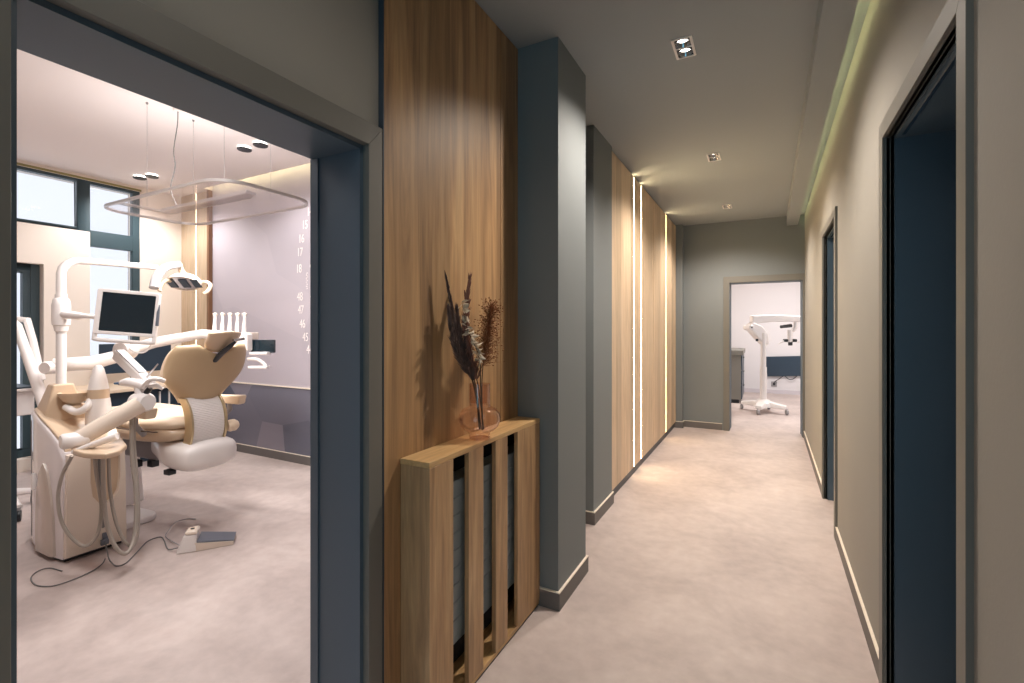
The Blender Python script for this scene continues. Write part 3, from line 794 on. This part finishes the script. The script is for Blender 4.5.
# delivery arm behind the screen, tray beyond the headrest
MB().lathe([(.001, -.05), (.04, -.05), (.046, -.04), (.046, .05), (.04, .06), (.001, .06)], at(51, 367.5, 3.42), 20, axis=tuple(FW)).build('arm_hub', M['white'], du, smooth=True)
MB().tube([at(54, 365, 3.44), at(92, 363, 3.55), at(125, 354.5, 3.72)], [.05, .052, .046], 16).tube([at(122, 352, 3.74), at(155, 342.5, 3.9), at(202, 334, 4.1), at(238, 336, 4.25)], [.05, .043, .04, .04], 16).build('delivery_arm', M['white'], du, smooth=True)
TB = at(228, 336, 4.12)
def Tm(x, y, z): return tuple(TB+RT*x+FW*y+UPV*z)
tp = rrect(-.15, .18, -.02, .20, .05, 5)
MB(Tm).prism(tp, 'z', -.035, .03).build('delivery_tray', M['cream'], du, bevel=.008, seg=3)
MB(Tm).box(.06, .19, -.04, .05, -.13, .02).build('tray_front', M['white'], du, bevel=.012, seg=3)
MB(Tm).box(.18, .335, .0, .09, -.165, -.140).build('tray_shelf', M['white'], du, bevel=.006)
MB(Tm).tube(spline([(.16, .02, -.20), (.24, .02, -.205), (.29, .02, -.235), (.32, .02, -.265)]), .016, 10).box(.17, .335, .0, .06, -.285, -.262).build('tray_handle', M['white'], du, bevel=.004, smooth=True)
MB(Tm).box(.165, .375, .06, .085, -.150, -.035).build('tray_display', M['screen'], du, bevel=.005)
def handpiece(px):
    p = at(px, 330, 4.14); return p
hps = []
for i, (px, h_, lab) in enumerate(((214.5, 17, 'dental handpiece leftmost of the five above the headrest'), (222, 17, 'dental handpiece second from the left above the headrest'), (229.5, 16.5, 'dental handpiece in the middle of the five above the headrest'), (237, 17.5, 'dental handpiece second from the right above the headrest'), (244, 16.5, 'dental handpiece rightmost of the five above the headrest'))):
    b = at(px, 331, 4.16); b.z = TB.z+.0357
    if i == 0:
        hh = thing('dental_handpiece', lab, 'handpiece', tuple(b), YAW, 'white handpieces in the delivery tray')
        l0 = lambda x, y, z: tuple(b+RT*x+FW*y+UPV*z)
        MB(l0).tube([(0, 0, -.005), (0, 0, .05), (.004, 0, .10), (.006, 0, .13), (.003, 0, .15)], [.018, .017, .012, .012, .015], 10).build('grip', M['white'], hh, smooth=True)
        MB(l0).tube([(-.010, 0, .153), (.006, 0, .156), (.022, 0, .152)], [.012, .015, .012], 10).build('head', M['cream'], hh, smooth=True)
        hps.append(hh)
    else:
        c = copy_tree(hh, tuple(b), YAW); c['label'] = lab

# spittoon and cup filler on the top
SB = at(75, 399, 3.12); sz = SB.z
MB().lathe([(.001, -.075), (.05, -.075), (.055, -.05), (.03, -.03), (.06, -.01), (.084, .035), (.087, .045), (.083, .045), (.06, .0), (.001, -.012)], SB, 28).build('spittoon_bowl', M['beige'], du, smooth=True, angle=60)
MB().tube(spline([at(66, 407, 3.08), at(76, 412, 3.05), at(86, 408, 3.06), at(91, 400, 3.1)], 6), [.022]*19, 12).build('bowl_bracket', M['white'], du, smooth=True)
FB = at(98.5, 400, 3.14); fz = lambda y: (328-y)/473*3.14+H-FB.z
MB().lathe([(.001, fz(430)), (.066, fz(430)), (.068, fz(418)), (.066, fz(405)), (.06, fz(398)), (.001, fz(398))], FB, 24).build('filler_body', M['white'], du, smooth=True)
MB().lathe([(.001, fz(398)), (.058, fz(398)), (.058, fz(389)), (.001, fz(389))], FB, 24).build('filler_ring', M['beige'], du, smooth=True)
MB().lathe([(.001, fz(389)), (.056, fz(389)), (.046, fz(380)), (.03, fz(369)), (.018, fz(365.5)), (.001, fz(365))], FB, 24).build('filler_cone', M['white'], du, smooth=True)

# assistant arm with knuckle, holder plate, hoses
A0, A1 = at(78, 439, 2.72), at(141, 404, 2.92)
MB().tube([A0, A0*.5+A1*.5, A1], [.046, .050, .054], 18).build('assistant_arm', M['cream'], du, smooth=True)
MB().lathe([(.001, -.06), (.037, -.06), (.044, -.05), (.044, .05), (.036, .06), (.001, .06)], at(74.5, 440, 2.70), 22, axis=tuple(RT*-.55+FW*-.83)).build('arm_end_cap', M['white'], du, smooth=True)
MB().lathe([(.001, -.065), (.04, -.065), (.055, -.05), (.058, .04), (.045, .06), (.001, .062)], at(142, 402, 2.94), 22, axis=tuple(RT*.9-FW*.35)).build('knuckle', M['white'], du, smooth=True)
MB().tube([at(141, 398, 2.95), at(140, 385, 2.97)], [.028, .032], 14).build('knuckle_post', M['white'], du, smooth=True)
hz_ = .70
def Zp(px, py): return at(px, py, (H-hz_)*473/(py-328))
pl = [Zp(*q) for q in ((71, 449), (73, 454), (84, 457), (105, 458), (120, 454), (127, 448), (122, 441), (108, 442), (90, 445))]
MB().prism([(p.x, p.y) for p in pl], 'z', .69, .722).build('holder_plate', M['beige'], du, bevel=.010, seg=3)
MB().tube([at(74, 452, 2.66), at(95, 444, 2.66), at(117, 436, 2.70)], [.018, .022, .026], 12, .8).build('holder_lever', M['white'], du, smooth=True)
MB().tube([at(76, 446, 2.70), at(77, 453, 2.69)], .012, 10).build('plate_pin', M['chrome'], du, smooth=True)
def hose(px, r, m):
    MB().tube(spline([at(*q) for q in px], 10), r, 10).build('hose', M[m], du, smooth=True)
hose([(72, 456, 2.60), (62, 476, 2.60), (58, 500, 2.60), (64, 527, 2.61), (83, 546, 2.63), (97, 535, 2.66), (101.5, 508, 2.70), (97, 478, 2.68), (94.5, 457, 2.66)], .009, 'hose')
hose([(103, 457, 2.66), (103.5, 490, 2.67), (107, 525, 2.66), (117, 549, 2.66), (128, 552, 2.7), (135, 532, 2.78), (136, 495, 2.84), (132, 455, 2.87), (131.5, 412, 2.90)], .011, 'hose')
hose([(108.5, 457, 2.69), (110, 490, 2.70), (116, 522, 2.70), (126, 543, 2.72), (135, 543, 2.78), (138.5, 520, 2.84), (137, 480, 2.88), (134, 440, 2.91), (134.5, 412, 2.94)], .009, 'hose')
hose([(99, 457, 2.72), (100, 480, 2.73), (102, 510, 2.74), (103, 527, 2.80)], .008, 'hose_dark')
# second arm from the delivery joint down to the assistant head
MB().lathe([(.001, -.05), (.05, -.05), (.063, -.035), (.063, .035), (.05, .05), (.001, .05)], at(126, 350, 3.22), 22, axis=tuple(FW)).build('link_disc', M['white'], du, smooth=True)
L0, L1 = at(119.5, 355, 3.12), at(149, 384, 3.0)
ax = (L1-L0).normalized(); sd = ax.cross(UPV).normalized(); nn = sd.cross(ax).normalized()
def Lk(l, s, n): return tuple(L0+ax*l+sd*s+nn*n)
ll = (L1-L0).length
MB(Lk).box(-.02, ll+.02, -.03, .03, -.038, .030).build('link', M['white'], du, bevel=.012, seg=3)
MB(Lk).box(-.01, ll*.75, -.024, .024, .0305, .036).box(-.01, ll*.6, -.0365, -.031, -.03, .02).build('link_cover', M['grey'], du, bevel=.002)
MB().tube([at(122, 383, 2.98), at(128, 382, 2.97), at(138, 384, 2.96), at(146, 386, 2.95)], [.020, .028, .030, .026], 14).build('instrument_block', M['white'], du, smooth=True)
MB().tube([at(114.5, 383.5, 2.985), at(122, 383.2, 2.98)], [.006, .010], 10).build('syringe_nozzle', plain('blue nozzle', S(70, 110, 150), .4), du, smooth=True)
MB().tube(spline([at(143, 387, 2.93), at(150, 380, 2.9), at(158, 379, 2.92), at(164, 381, 2.95)], 6), [.014]*19, 10).tube([at(148, 386, 2.92), at(156, 385, 2.93), at(163, 389, 2.95)], [.012, .016, .010], 10).build('instrument_lever', M['white'], du, smooth=True)
MB().tube([at(146, 378, 2.95), at(158, 364, 2.97)], [.007, .004], 8).build('steel_tip', M['chrome'], du, smooth=True)
MB().tube([at(150, 388, 2.93), at(146, 393, 2.93)], .016, 10).build('hinge_pin', M['dark'], du, smooth=True)

# ------------------------------------------------------------------ dental chair (local x = towards the feet, y = towards the doorway side)
CHX, CHY, CHR = -3.38, 1.89, math.radians(184.9)
ch = thing('dental_chair', 'tan and cream dental chair seen from behind beneath the hanging canopy', 'dental chair', (CHX, CHY, 0), CHR)
CM = WORLD[ch]
def C(x, y, z): return tuple(CM @ Vector((x, y, z)))
wv = [(0, .150), (.10, .180), (.2, .222), (.3, .270), (.45, .318), (.58, .332), (.72, .328), (.84, .318), (.93, .30), (1.0, .275)]
def wid(t):
    for (a, p), (b, q) in zip(wv, wv[1:]):
        if t <= b: return p+(q-p)*(t-a)/(b-a)
    return wv[-1][1]
def smooth_w(t): return .88*sum(wid(min(1, max(0, t+d))) for d in (-.06, -.03, 0, .03, .06))/5
BZ0, BZ1 = .885, 1.30
def backfn(off, th, shrink=0.):
    def fn(u, v):
        t = (v+1)/2
        su = math.copysign(abs(u)**.9, u)
        y = (smooth_w(t)-shrink)*su-.025-.02*t
        z = BZ0+shrink+(BZ1-BZ0-2*shrink)*t-.075*(t**5)*math.cos(min(1, abs(u+.05)/.55)*PI/2)**1.5-.012*t**6*u*u
        xc = off+.05-(z-.885)*.26+.075*u*u*(1-.3*t)
        h = th*math.sqrt(max(0, 1-abs(u)**5))*math.sqrt(max(0, 1-abs(v)**9))
        return C(xc+h, y, z), C(xc-h*1.1, y, z)
    return fn
MB().pillow(backfn(0, .032), 28, 20).build('backrest', M['tan'], ch, smooth=True, sub=1)
MB().pillow(backfn(.055, .04, .02), 28, 20).build('back_cushion', M['sand'], ch, smooth=True, sub=1)
def headfn(u, v):
    y = -.06+.118*u*(1-.42*max(0, -v)**1.5); z = 1.305+.062*v+.016*(1-u*u)*v; xc = -.125-.05*v+.05*u*u
    h = .035*math.sqrt(max(0, 1-u**4))*math.sqrt(max(0, 1-v**4))
    return C(xc+h*1.6, y, z), C(xc-h*.5, y, z)
MB().pillow(headfn, 18, 12).build('headrest', M['beige'], ch, smooth=True, sub=1)
MB(C).box(-.118, -.085, -.17, .05, 1.33, 1.372).build('headrest_cushion', M['sand'], ch, bevel=.012, seg=3)
MB().tube([C(-.05, -.03, 1.17), C(-.10, -.04, 1.225), C(-.155, -.06, 1.27), C(-.175, -.09, 1.305)], [.022, .028, .024, .016], 10, .5).build('headrest_bracket', M['dark'], ch, smooth=True)
MB().tube([C(-.178, -.07, 1.315), C(-.180, -.15, 1.325)], .010, 10).build('headrest_lever', M['chrome'], ch, smooth=True)
# ribbed cover between the back and the base, metal rails beside it
cv = [(.035, .93), (-.012, .86), (-.035, .78), (-.035, .70), (-.012, .62)]
cs_ = spline([(x, 0, z) for x, z in cv], 14)
g = MB()
loops = []
for i, p in enumerate(cs_):
    e = .0035 if i % 2 else 0
    loops.append([C(p.x-e, -.108, p.z), C(p.x-e, .108, p.z), C(p.x+.03, .108, p.z), C(p.x+.03, -.108, p.z)])
g.loft(loops); g.build('ribbed_cover', M['white'], ch)
for s in (-1, 1):
    r = MB(); y0, y1 = sorted((s*.110, s*.126)); lo_ = []
    for i, p in enumerate(cs_): lo_.append([C(p.x-.014, y0, p.z), C(p.x-.014, y1, p.z), C(p.x+.06, y1, p.z), C(p.x+.06, y0, p.z)])
    r.loft(lo_); r.build('side_rail', M['brass'], ch, bevel=.003)
# base housing
def sect(x, hw, z0, z1, n=24, p=3.2):
    out = []
    for i in range(n):
        a = 2*PI*i/n; c, s = math.cos(a), math.sin(a)
        out.append(C(x, hw*math.copysign(abs(c)**(2/p), c), (z0+z1)/2+(z1-z0)/2*math.copysign(abs(s)**(2/p), s)))
    return out
MB().loft([sect(-.105, .09, .50, .58), sect(-.095, .15, .465, .61), sect(-.07, .185, .448, .63), sect(-.02, .205, .44, .64), (sect(.12, .205, .445, .645)), sect(.22, .18, .465, .65), sect(.34, .13, .49, .65), sect(.48, .10, .51, .65)]).build('base_housing', M['white'], ch, smooth=True, sub=1)
# seat
def seatfn(z0, z1, grow, ribs):
    def fn(u, v):
        x = .50+.48*u*(1-.10*v**4); hw = (.285-.07*max(0, u)**2+grow)*(1-.30*max(0, -u)**3)
        y = hw*v*(1-.10*u**4)
        rim = math.sqrt(max(0, 1-u**8))*math.sqrt(max(0, 1-v**6))
        z = (z0+z1)/2+.03*max(0, u)**2; h = (z1-z0)/2*rim
        rb = .004*abs(math.cos(v*PI*3.5))*rim if ribs else 0
        return C(x, y, z+h-rb), C(x, y, z-h)
    return fn
MB().pillow(seatfn(.715, .80, 0, True), 26, 26).build('seat_cushion', M['sand'], ch, smooth=True, sub=1)
MB().pillow(seatfn(.635, .745, .012, False), 22, 16).build('seat_base', M['beige'], ch, smooth=True, sub=1)
pp = [C(.47+.502*u, (.285-.07*max(0, u)**2)*(1-.25*max(0, -u)**4)+.011, .742+.028*max(0, u)**2-.006*(1-u)) for u in [-.8+1.7*i/20 for i in range(21)]]
MB().tube(pp, .005, 6).build('piping', M['seam'], ch, smooth=True)
for s in (-1, 1):
    MB(C).hexa([(.05, s*.28, .825), (.34, s*.275, .83), (.34, s*.275, .885), (.03, s*.28, .895)], [(.06, s*.35, .825), (.32, s*.335, .83), (.32, s*.335, .885), (.04, s*.35, .895)]).build('armrest', M['sand'], ch, bevel=.014, seg=3)
    MB().tube([C(.20, s*.32, .855), C(.20, s*.325, .78), C(.22, s*.26, .70)], .018, 10).build('armrest_post', M['grey'], ch, smooth=True)
MB().lathe([(.001, -.03), (.03, -.028), (.042, -.005), (.042, .03), (.03, .05), (.001, .052)], C(-.02, -.165, .70), 18, axis=tuple(Vector(C(0, -1, 0))-Vector(C(0, 0, 0)))).build('hinge_cover', M['sand'], ch, smooth=True)
MB(C).box(.36, 1.12, -.08, .10, .47, .63).build('lift_beam', M['grey'], ch, bevel=.02, seg=3)
MB(C).hexa([(.88, -.12, .05), (1.14, -.12, .05), (1.14, .12, .05), (.88, .12, .05)], [(.92, -.09, .60), (1.12, -.09, .60), (1.12, .09, .60), (.92, .09, .60)]).build('pedestal', M['white'], ch, bevel=.02, seg=3)
MB(C).prism(rrect(.53, 1.3, -.03, .31, .09, 6), 'z', 0, .045).build('foot_plate', M['white'], ch, bevel=.012, seg=3)
for x, y in ((.12, .16), (.42, .09), (.52, .14)):
    MB(C).box(x-.03, x+.03, y-.025, y+.025, .425, .46 if x < .2 else .475).build('rubber_stop', M['dark'], ch, bevel=.006)

# ------------------------------------------------------------------ foot pedal and floor cables
fp = thing('foot_pedal', 'white foot control pedal with grey steel plate on the treatment room floor', 'foot pedal', (-3.175, 1.685, 0), math.radians(52))
FM = WORLD[fp]
def Pm(x, y, z): return tuple(FM @ Vector((x, y, z)))
MB(Pm).hexa([(-.075, -.03, .0), (.035, -.035, .0), (.035, .085, .0), (-.075, .075, .0)], [(-.035, -.02, .105), (.035, -.025, .105), (.035, .075, .105), (-.035, .065, .105)]).build('body', M['white'], fp, bevel=.01, seg=3)
MB(Pm).hexa([(-.03, -.022, .108), (.042, -.027, .108), (.042, .078, .108), (-.03, .068, .108)], [(-.026, -.016, .128), (.038, -.02, .128), (.038, .070, .128), (-.026, .06, .128)]).build('cap', M['cream'], fp, bevel=.008, seg=3)
MB().lathe([(.012, .0), (.012, .003), (.001, .0031)], Pm(.006, .025, .128), 14).build('button', M['dark'], fp, smooth=True)
MB(Pm).hexa([(.02, -.03, .0), (.235, -.015, .0), (.235, .12, .0), (.02, .125, .0)], [(.02, -.03, .055), (.235, -.015, .024), (.235, .12, .024), (.02, .125, .055)]).build('base', M['cream'], fp, bevel=.003)
MB(Pm).hexa([(.036, -.028, .0535), (.237, -.013, .0245), (.237, .12, .0245), (.036, .125, .0535)], [(.036, -.028, .066), (.237, -.013, .032), (.237, .12, .032), (.036, .125, .066)]).build('plate', M['steel_blue'], fp, bevel=.002)
def fl(px, py, z=.005): return at(px, py, (H-z)*473/(py-328))
MB().tube(spline([Pm(-.07, .0, .03), fl(168, 549), fl(164, 540), fl(160, 537), fl(148, 541), fl(138, 551), fl(126, 563), fl(117, 566), fl(112, 563), fl(108.5, 557.5, .03), (-3.612, 1.42, .066)], 8), .0036, 8).build('cable', M['hose_dark'], fp, smooth=True)
MB().tube(spline([Pm(-.06, .03, .03), fl(166, 537), fl(169, 530, .03), fl(176, 522, .03), (fl(186, 519)), fl(196, 519)], 8), .003, 8).build('air_hose', M['grey'], fp, smooth=True)
fc = tag(MB().tube(spline([fl(62, 571), fl(50, 568), fl(38, 571), fl(31, 578), fl(36, 585), fl(52, 586), fl(72, 580), fl(92, 571), fl(102, 564), fl(105, 559)], 8), .0032, 8).build('floor_cable', M['hose_dark'], None, smooth=True), 'thin dark cable looping on the floor in front of the dental unit', 'cable')

# ------------------------------------------------------------------ white trolley behind the left doorway casing
tr = thing('equipment_trolley', 'white wheeled equipment trolley with sloping arms, cut by the left door frame', 'trolley', tuple(fl(8, 520, 0.)))
def tw(px, py, t=3.45): return at(px, py, t)
MB().tube([tw(12, 322), tw(17, 326), tw(31, 366), tw(45, 408)], [.03, .03, .033, .036], 12).build('sloping_arm', M['white'], tr, smooth=True)
MB().tube([tw(14, 319, 3.5), tw(27, 320, 3.5), tw(33, 340, 3.5), tw(42, 380, 3.5)], [.022, .024, .022, .022], 12).build('sloping_arm', M['white'], tr, smooth=True)
MB().tube([tw(22, 329, 3.47), tw(28, 345, 3.48), tw(36, 368, 3.48)], .010, 8).build('spring_rod', M['grey'], tr, smooth=True)
b = tw(10, 388, 3.5)
MB().box(b.x-.20, b.x+.16, b.y-.12, b.y+.12, b.z-.02, b.z).build('tray', M['white'], tr, bevel=.006)
MB().box(b.x-.18, b.x+.14, b.y-.10, b.y+.10, b.z+.0005, b.z+.012).build('tray_mat', M['navy'], tr, bevel=.004)
MB().box(b.x-.02, b.x+.12, b.y-.06, b.y+.10, b.z-.20, b.z-.02).build('control_box', M['white'], tr, bevel=.012, seg=3)
MB().tube([(b.x-.06, b.y, .10), (b.x-.06, b.y, 1.62)], .025, 12).build('column', M['white'], tr, smooth=True)
MB().tube([tw(10, 319, 3.47), Vector((b.x-.06, b.y, 1.45))], .024, 10).build('pivot', M['white'], tr, smooth=True)
for dx, dy in ((.22, .0), (-.18, .2), (-.18, -.2)):
    e = Vector((b.x-.06+dx, b.y+dy, .10))
    MB().tube([(b.x-.06, b.y, .17), e], [.035, .022], 10).build('leg', M['white'], tr, smooth=True)
    MB().lathe([(.001, -.014), (.036, -.014), (.04, -.008), (.04, .008), (.036, .014), (.001, .014)], e+Vector((0, 0, -.0595)), 18, axis=(.4, 1, 0)).build('caster', M['dark'], tr, smooth=True)
    MB().tube([e, e+Vector((0, 0, -.05))], .012, 8).build('fork', M['grey'], tr, smooth=True)
# ------------------------------------------------------------------ room behind the end door
struct('wall_far', MB().box(-1.3, 2.6, 11.55, 11.7, 0, CZ), plain('cool white paint', S(222, 219, 222), .7, var=.01))
struct('wall_left', MB().box(-1.2, -.98, EY+.26, 11.6, 0, CZ), M['white_wall'])
struct('wall_right', MB().box(2.4, 2.6, EY+.26, 11.6, 0, CZ), M['white_wall'])
def Gm(u, n, z): return (u, 11.55+n, z)
sk = MB(Gm).box(-.97, 2.4, -.012, .01, 0, .085); struct('baseboard_far', sk, plain('pale skirting', S(206, 200, 206), .5))
cb_ = thing('side_cabinet', 'grey storage cabinet with thick worktop left of the white microscope', 'cabinet', (-.65, 10.1, 0))
MB().box(-.97, -.345, 9.72, 10.9, .07, .90).build('body', M['cabinet'], cb_, bevel=.003)
MB().box(-.97, -.305, 9.69, 10.92, .90, .985).build('worktop', M['cabinet'], cb_, bevel=.004)
MB().box(-.95, -.38, 9.76, 10.88, 0, .07).build('plinth', M['dark'], cb_)
for k in range(3):
    z0 = .08+k*.27
    dr = MB().box(-.3445, -.327, 9.725, 10.895, z0, z0+.262).build('drawer', M['navy'], cb_, bevel=.002)
    MB().box(-.3265, -.305, 10.2, 10.4, z0+.20, z0+.215).build('handle', M['dark'], dr, bevel=.002)
ms = thing('surgical_microscope', 'white surgical microscope on a wheeled star base beyond the end doorway', 'microscope', (.02, 8.93, 0))
cc = Vector((.02, 8.93, 0))
feet = [Vector((-.31, 9.08, 0)), Vector((-.056, 8.60, 0)), Vector((.355, 8.79, 0)), Vector((.10, 9.27, 0))]
lb = MB()
for f in feet:
    d = (f-cc); L_ = d.length; d.normalize(); s = Vector((-d.y, d.x, 0)); o = cc+d*.02; e = cc+d*(L_-.01)
    lb = MB().hexa([o-s*.10+UPV*.09, o+s*.10+UPV*.09, o+s*.08+UPV*.20, o-s*.08+UPV*.20], [e-s*.055+UPV*.09, e+s*.055+UPV*.09, e+s*.05+UPV*.145, e-s*.05+UPV*.145])
    lb.build('base_leg', M['white'], ms, bevel=.015, seg=3)
    ft = MB().lathe([(.001, -.02), (.034, -.02), (.042, -.012), (.042, .012), (.034, .02), (.001, .02)], f+UPV*.0425, 18, axis=(1, .3, 0)).build('caster', M['grey'], ms, smooth=True)
    MB().tube([f+UPV*.05, f+UPV*.10], .018, 10).build('fork', M['chrome'], ft, smooth=True)
MB().lathe([(.16, .10), (.15, .16), (.09, .205), (.07, .215), (.001, .216)], cc, 28).build('base_hub', M['white'], ms, smooth=True)
MB().tube([cc+UPV*.20, cc+UPV*.75], .052, 18).build('column', M['white'], ms, smooth=True)
MB().tube([cc+UPV*.74, cc+UPV*1.32], .042, 18).build('inner_column', M['white'], ms, smooth=True)
ct8 = lambda px, py, t=7.95: at(px, py, t)
hb = [ct8(746.5, 326), ct8(751, 322), ct8(760, 326), ct8(766, 334), ct8(767, 344), ct8(763, 345.5), ct8(755, 338), ct8(749, 331)]
dpt = FW*.09
MB().loft([[p-dpt for p in hb], [p+dpt for p in hb]]).build('arm_housing', M['white'], ms, bevel=.03, seg=3)
MB().lathe([(.001, -.11), (.035, -.11), (.045, -.1), (.045, .1), (.001, .11)], ct8(748.5, 327.5), 20, axis=tuple(FW)).build('tension_knob', M['white'], ms, smooth=True)
MB().lathe([(.001, -.116), (.012, -.114), (.012, -.10)], ct8(748.5, 327.5), 12, axis=tuple(FW)).build('knob_screw', M['dark'], ms, smooth=True)
armb = [ct8(751, 315.5), ct8(770, 314.8), ct8(790, 315.4), ct8(815, 317), ct8(815, 322.5), ct8(790, 321.6), ct8(770, 322), ct8(757, 323.5), ct8(751, 323)]
MB().loft([[p-FW*.06 for p in armb], [p+FW*.06 for p in armb]]).build('swing_arm', M['white'], ms, bevel=.02, seg=3)
MB().box(*sorted((ct8(757, 340).x-.02, ct8(757, 340).x+.02)), ct8(757, 340).y-.12, ct8(757, 340).y-.08, 1.18, 1.22).build('release_knob', M['dark'], ms, bevel=.006)
MB().tube([ct8(795.5, 322), ct8(795.5, 327), ct8(793, 331)], .03, 12).build('optics_bracket', M['white'], ms, smooth=True)
MB().tube([ct8(790, 330), ct8(790, 342)], [.042, .036], 16).build('optics_body', M['white'], ms, smooth=True)
MB().tube([ct8(781, 326.8, 7.9), ct8(791, 325.6, 7.95)], [.026, .030], 12).build('eyepiece', M['dark'], ms, smooth=True)
MB().tube([ct8(790.3, 341.5), ct8(790.3, 345.5)], [.036, .032], 14).build('objective', M['dark'], ms, smooth=True)
for a, b_, c_ in (((785.5, 340.5), (778, 344), 0), ((794.5, 340.5), (801, 343.5), 0)):
    MB().tube([ct8(*a), ct8(*b_)], [.018, .008], 10).build('grip', M['white'], ms, smooth=True)
    MB().lathe([(.001, -.03), (.026, -.03), (.026, .03), (.001, .03)], ct8(*a), 12, axis=tuple(RT)).build('grip_knob', M['dark'], ms, smooth=True)
# dark screen, socket and cables on the far wall
sy = 11.50
def Fw(px, py, y=sy):
    u = (px-512)/473; t = y/(cs+sn*u); return at(px, py, t)
q = [Fw(764.5, 356.8), Fw(806, 355.8), Fw(806, 376), Fw(767.5, 376.5)]
ws = thing('wall_screen', 'dark blue wall screen hanging low behind the white microscope', 'screen', tuple(q[3]))
MB().hexa(q, [p+Vector((0, .035, 0)) for p in q]).build('panel', M['screen_blue'], ws, bevel=.006)
MB().hexa([p*.8+(q[0]+q[2])*.1+Vector((0, .035, 0)) for p in q], [p*.8+(q[0]+q[2])*.1+Vector((0, .05, 0)) for p in q]).build('wall_mount', M['dark'], ws)
MB().tube(spline([Fw(783, 376, 11.52), Fw(779, 379, 11.5), Fw(775, 381.5, 11.5), Fw(774, 383, 11.52)], 6), .008, 8).build('cable', M['dark'], ws, smooth=True)
MB().tube(spline([Fw(785, 376, 11.52), Fw(789, 379.3, 11.5), Fw(793, 379, 11.5), Fw(797, 376, 11.52)], 6), .008, 8).build('cable', M['dark'], ws, smooth=True)
so = Fw(774, 384, 11.54)
sk_ = thing('power_socket', 'grey power socket on the far wall below the dark screen', 'socket', tuple(so))
MB().box(so.x-.055, so.x+.055, 11.535, 11.5495, so.z-.055, so.z+.055).build('plate', M['grey'], sk_, bevel=.004)
MB().box(so.x-.022, so.x+.022, 11.525, 11.535, so.z-.022, so.z+.022).build('plug', M['dark'], sk_, bevel=.004)
# ------------------------------------------------------------------ light
w = bpy.data.worlds.new('overcast sky'); scene.world = w; w.use_nodes = True
bg = w.node_tree.nodes['Background']; bg.inputs[0].default_value = (.90, .93, 1, 1); bg.inputs[1].default_value = 1.9
def area(name, loc, size, sy_, power, col=(1, .95, .91), rot=(0, 0, 0)):
    l = bpy.data.lights.new(name, 'AREA'); l.shape = 'RECTANGLE'; l.size = size; l.size_y = sy_; l.energy = power; l.color = col
    o = bpy.data.objects.new(name.replace(' ', '_'), l); o.location = loc; o.rotation_euler = rot; COL.objects.link(o); return o
# the canopy's own light bar, the pucks, and added fill with no fixture
area('canopy lamp', ((CX0+CX1)/2, (CY0+CY1)/2, CZL-.02), .9, .10, 38)
area('canopy uplight', ((CX0+CX1)/2, (CY0+CY1)/2, CZL+.05), 1.3, .6, 9, rot=(PI, 0, 0))
for x, y in ((-5.90, 2.62), (-5.73, 2.655), (-4.12, 2.64), (-3.90, 2.645)): spot(x, y, TZ-.05, 38 if x < -5 else 26, 150, .6, (1, .97, .94), .02)
area('end room luminaire', (.6, 9.4, CZ-.02), 1.2, .6, 82, (1, .98, .95))
area('treatment floor fill', (-2.7, .95, TZ-.02), 1.2, .25, 40, (1, .96, .94))  # unseen fill added to brighten the front of the treatment floor
area('cool fill behind camera', (-.4, BK+.03, 1.5), 1.3, 2.2, 15, (.22, .64, .88), (PI/2, 0, 0))  # added blue fill, turns faces towards the camera teal; no window there
# weak warm fill added behind the camera, no lamp known there
area('warm fill behind camera', (-.4, -1.9, CZ-.02), .8, .3, 4, (1, .9, .8))

vs_ = scene.view_settings
scene.display_settings.display_device = 'sRGB'
vs_.view_transform = 'Standard'; vs_.look = 'None'; vs_.exposure = 0; vs_.gamma = 1; vs_.use_curve_mapping = False
try:
    scene.cycles.use_denoising = True
    scene.cycles.max_bounces = 10; scene.cycles.diffuse_bounces = 6; scene.cycles.transparent_max_bounces = 16
    scene.cycles.sample_clamp_indirect = 6
except Exception: pass
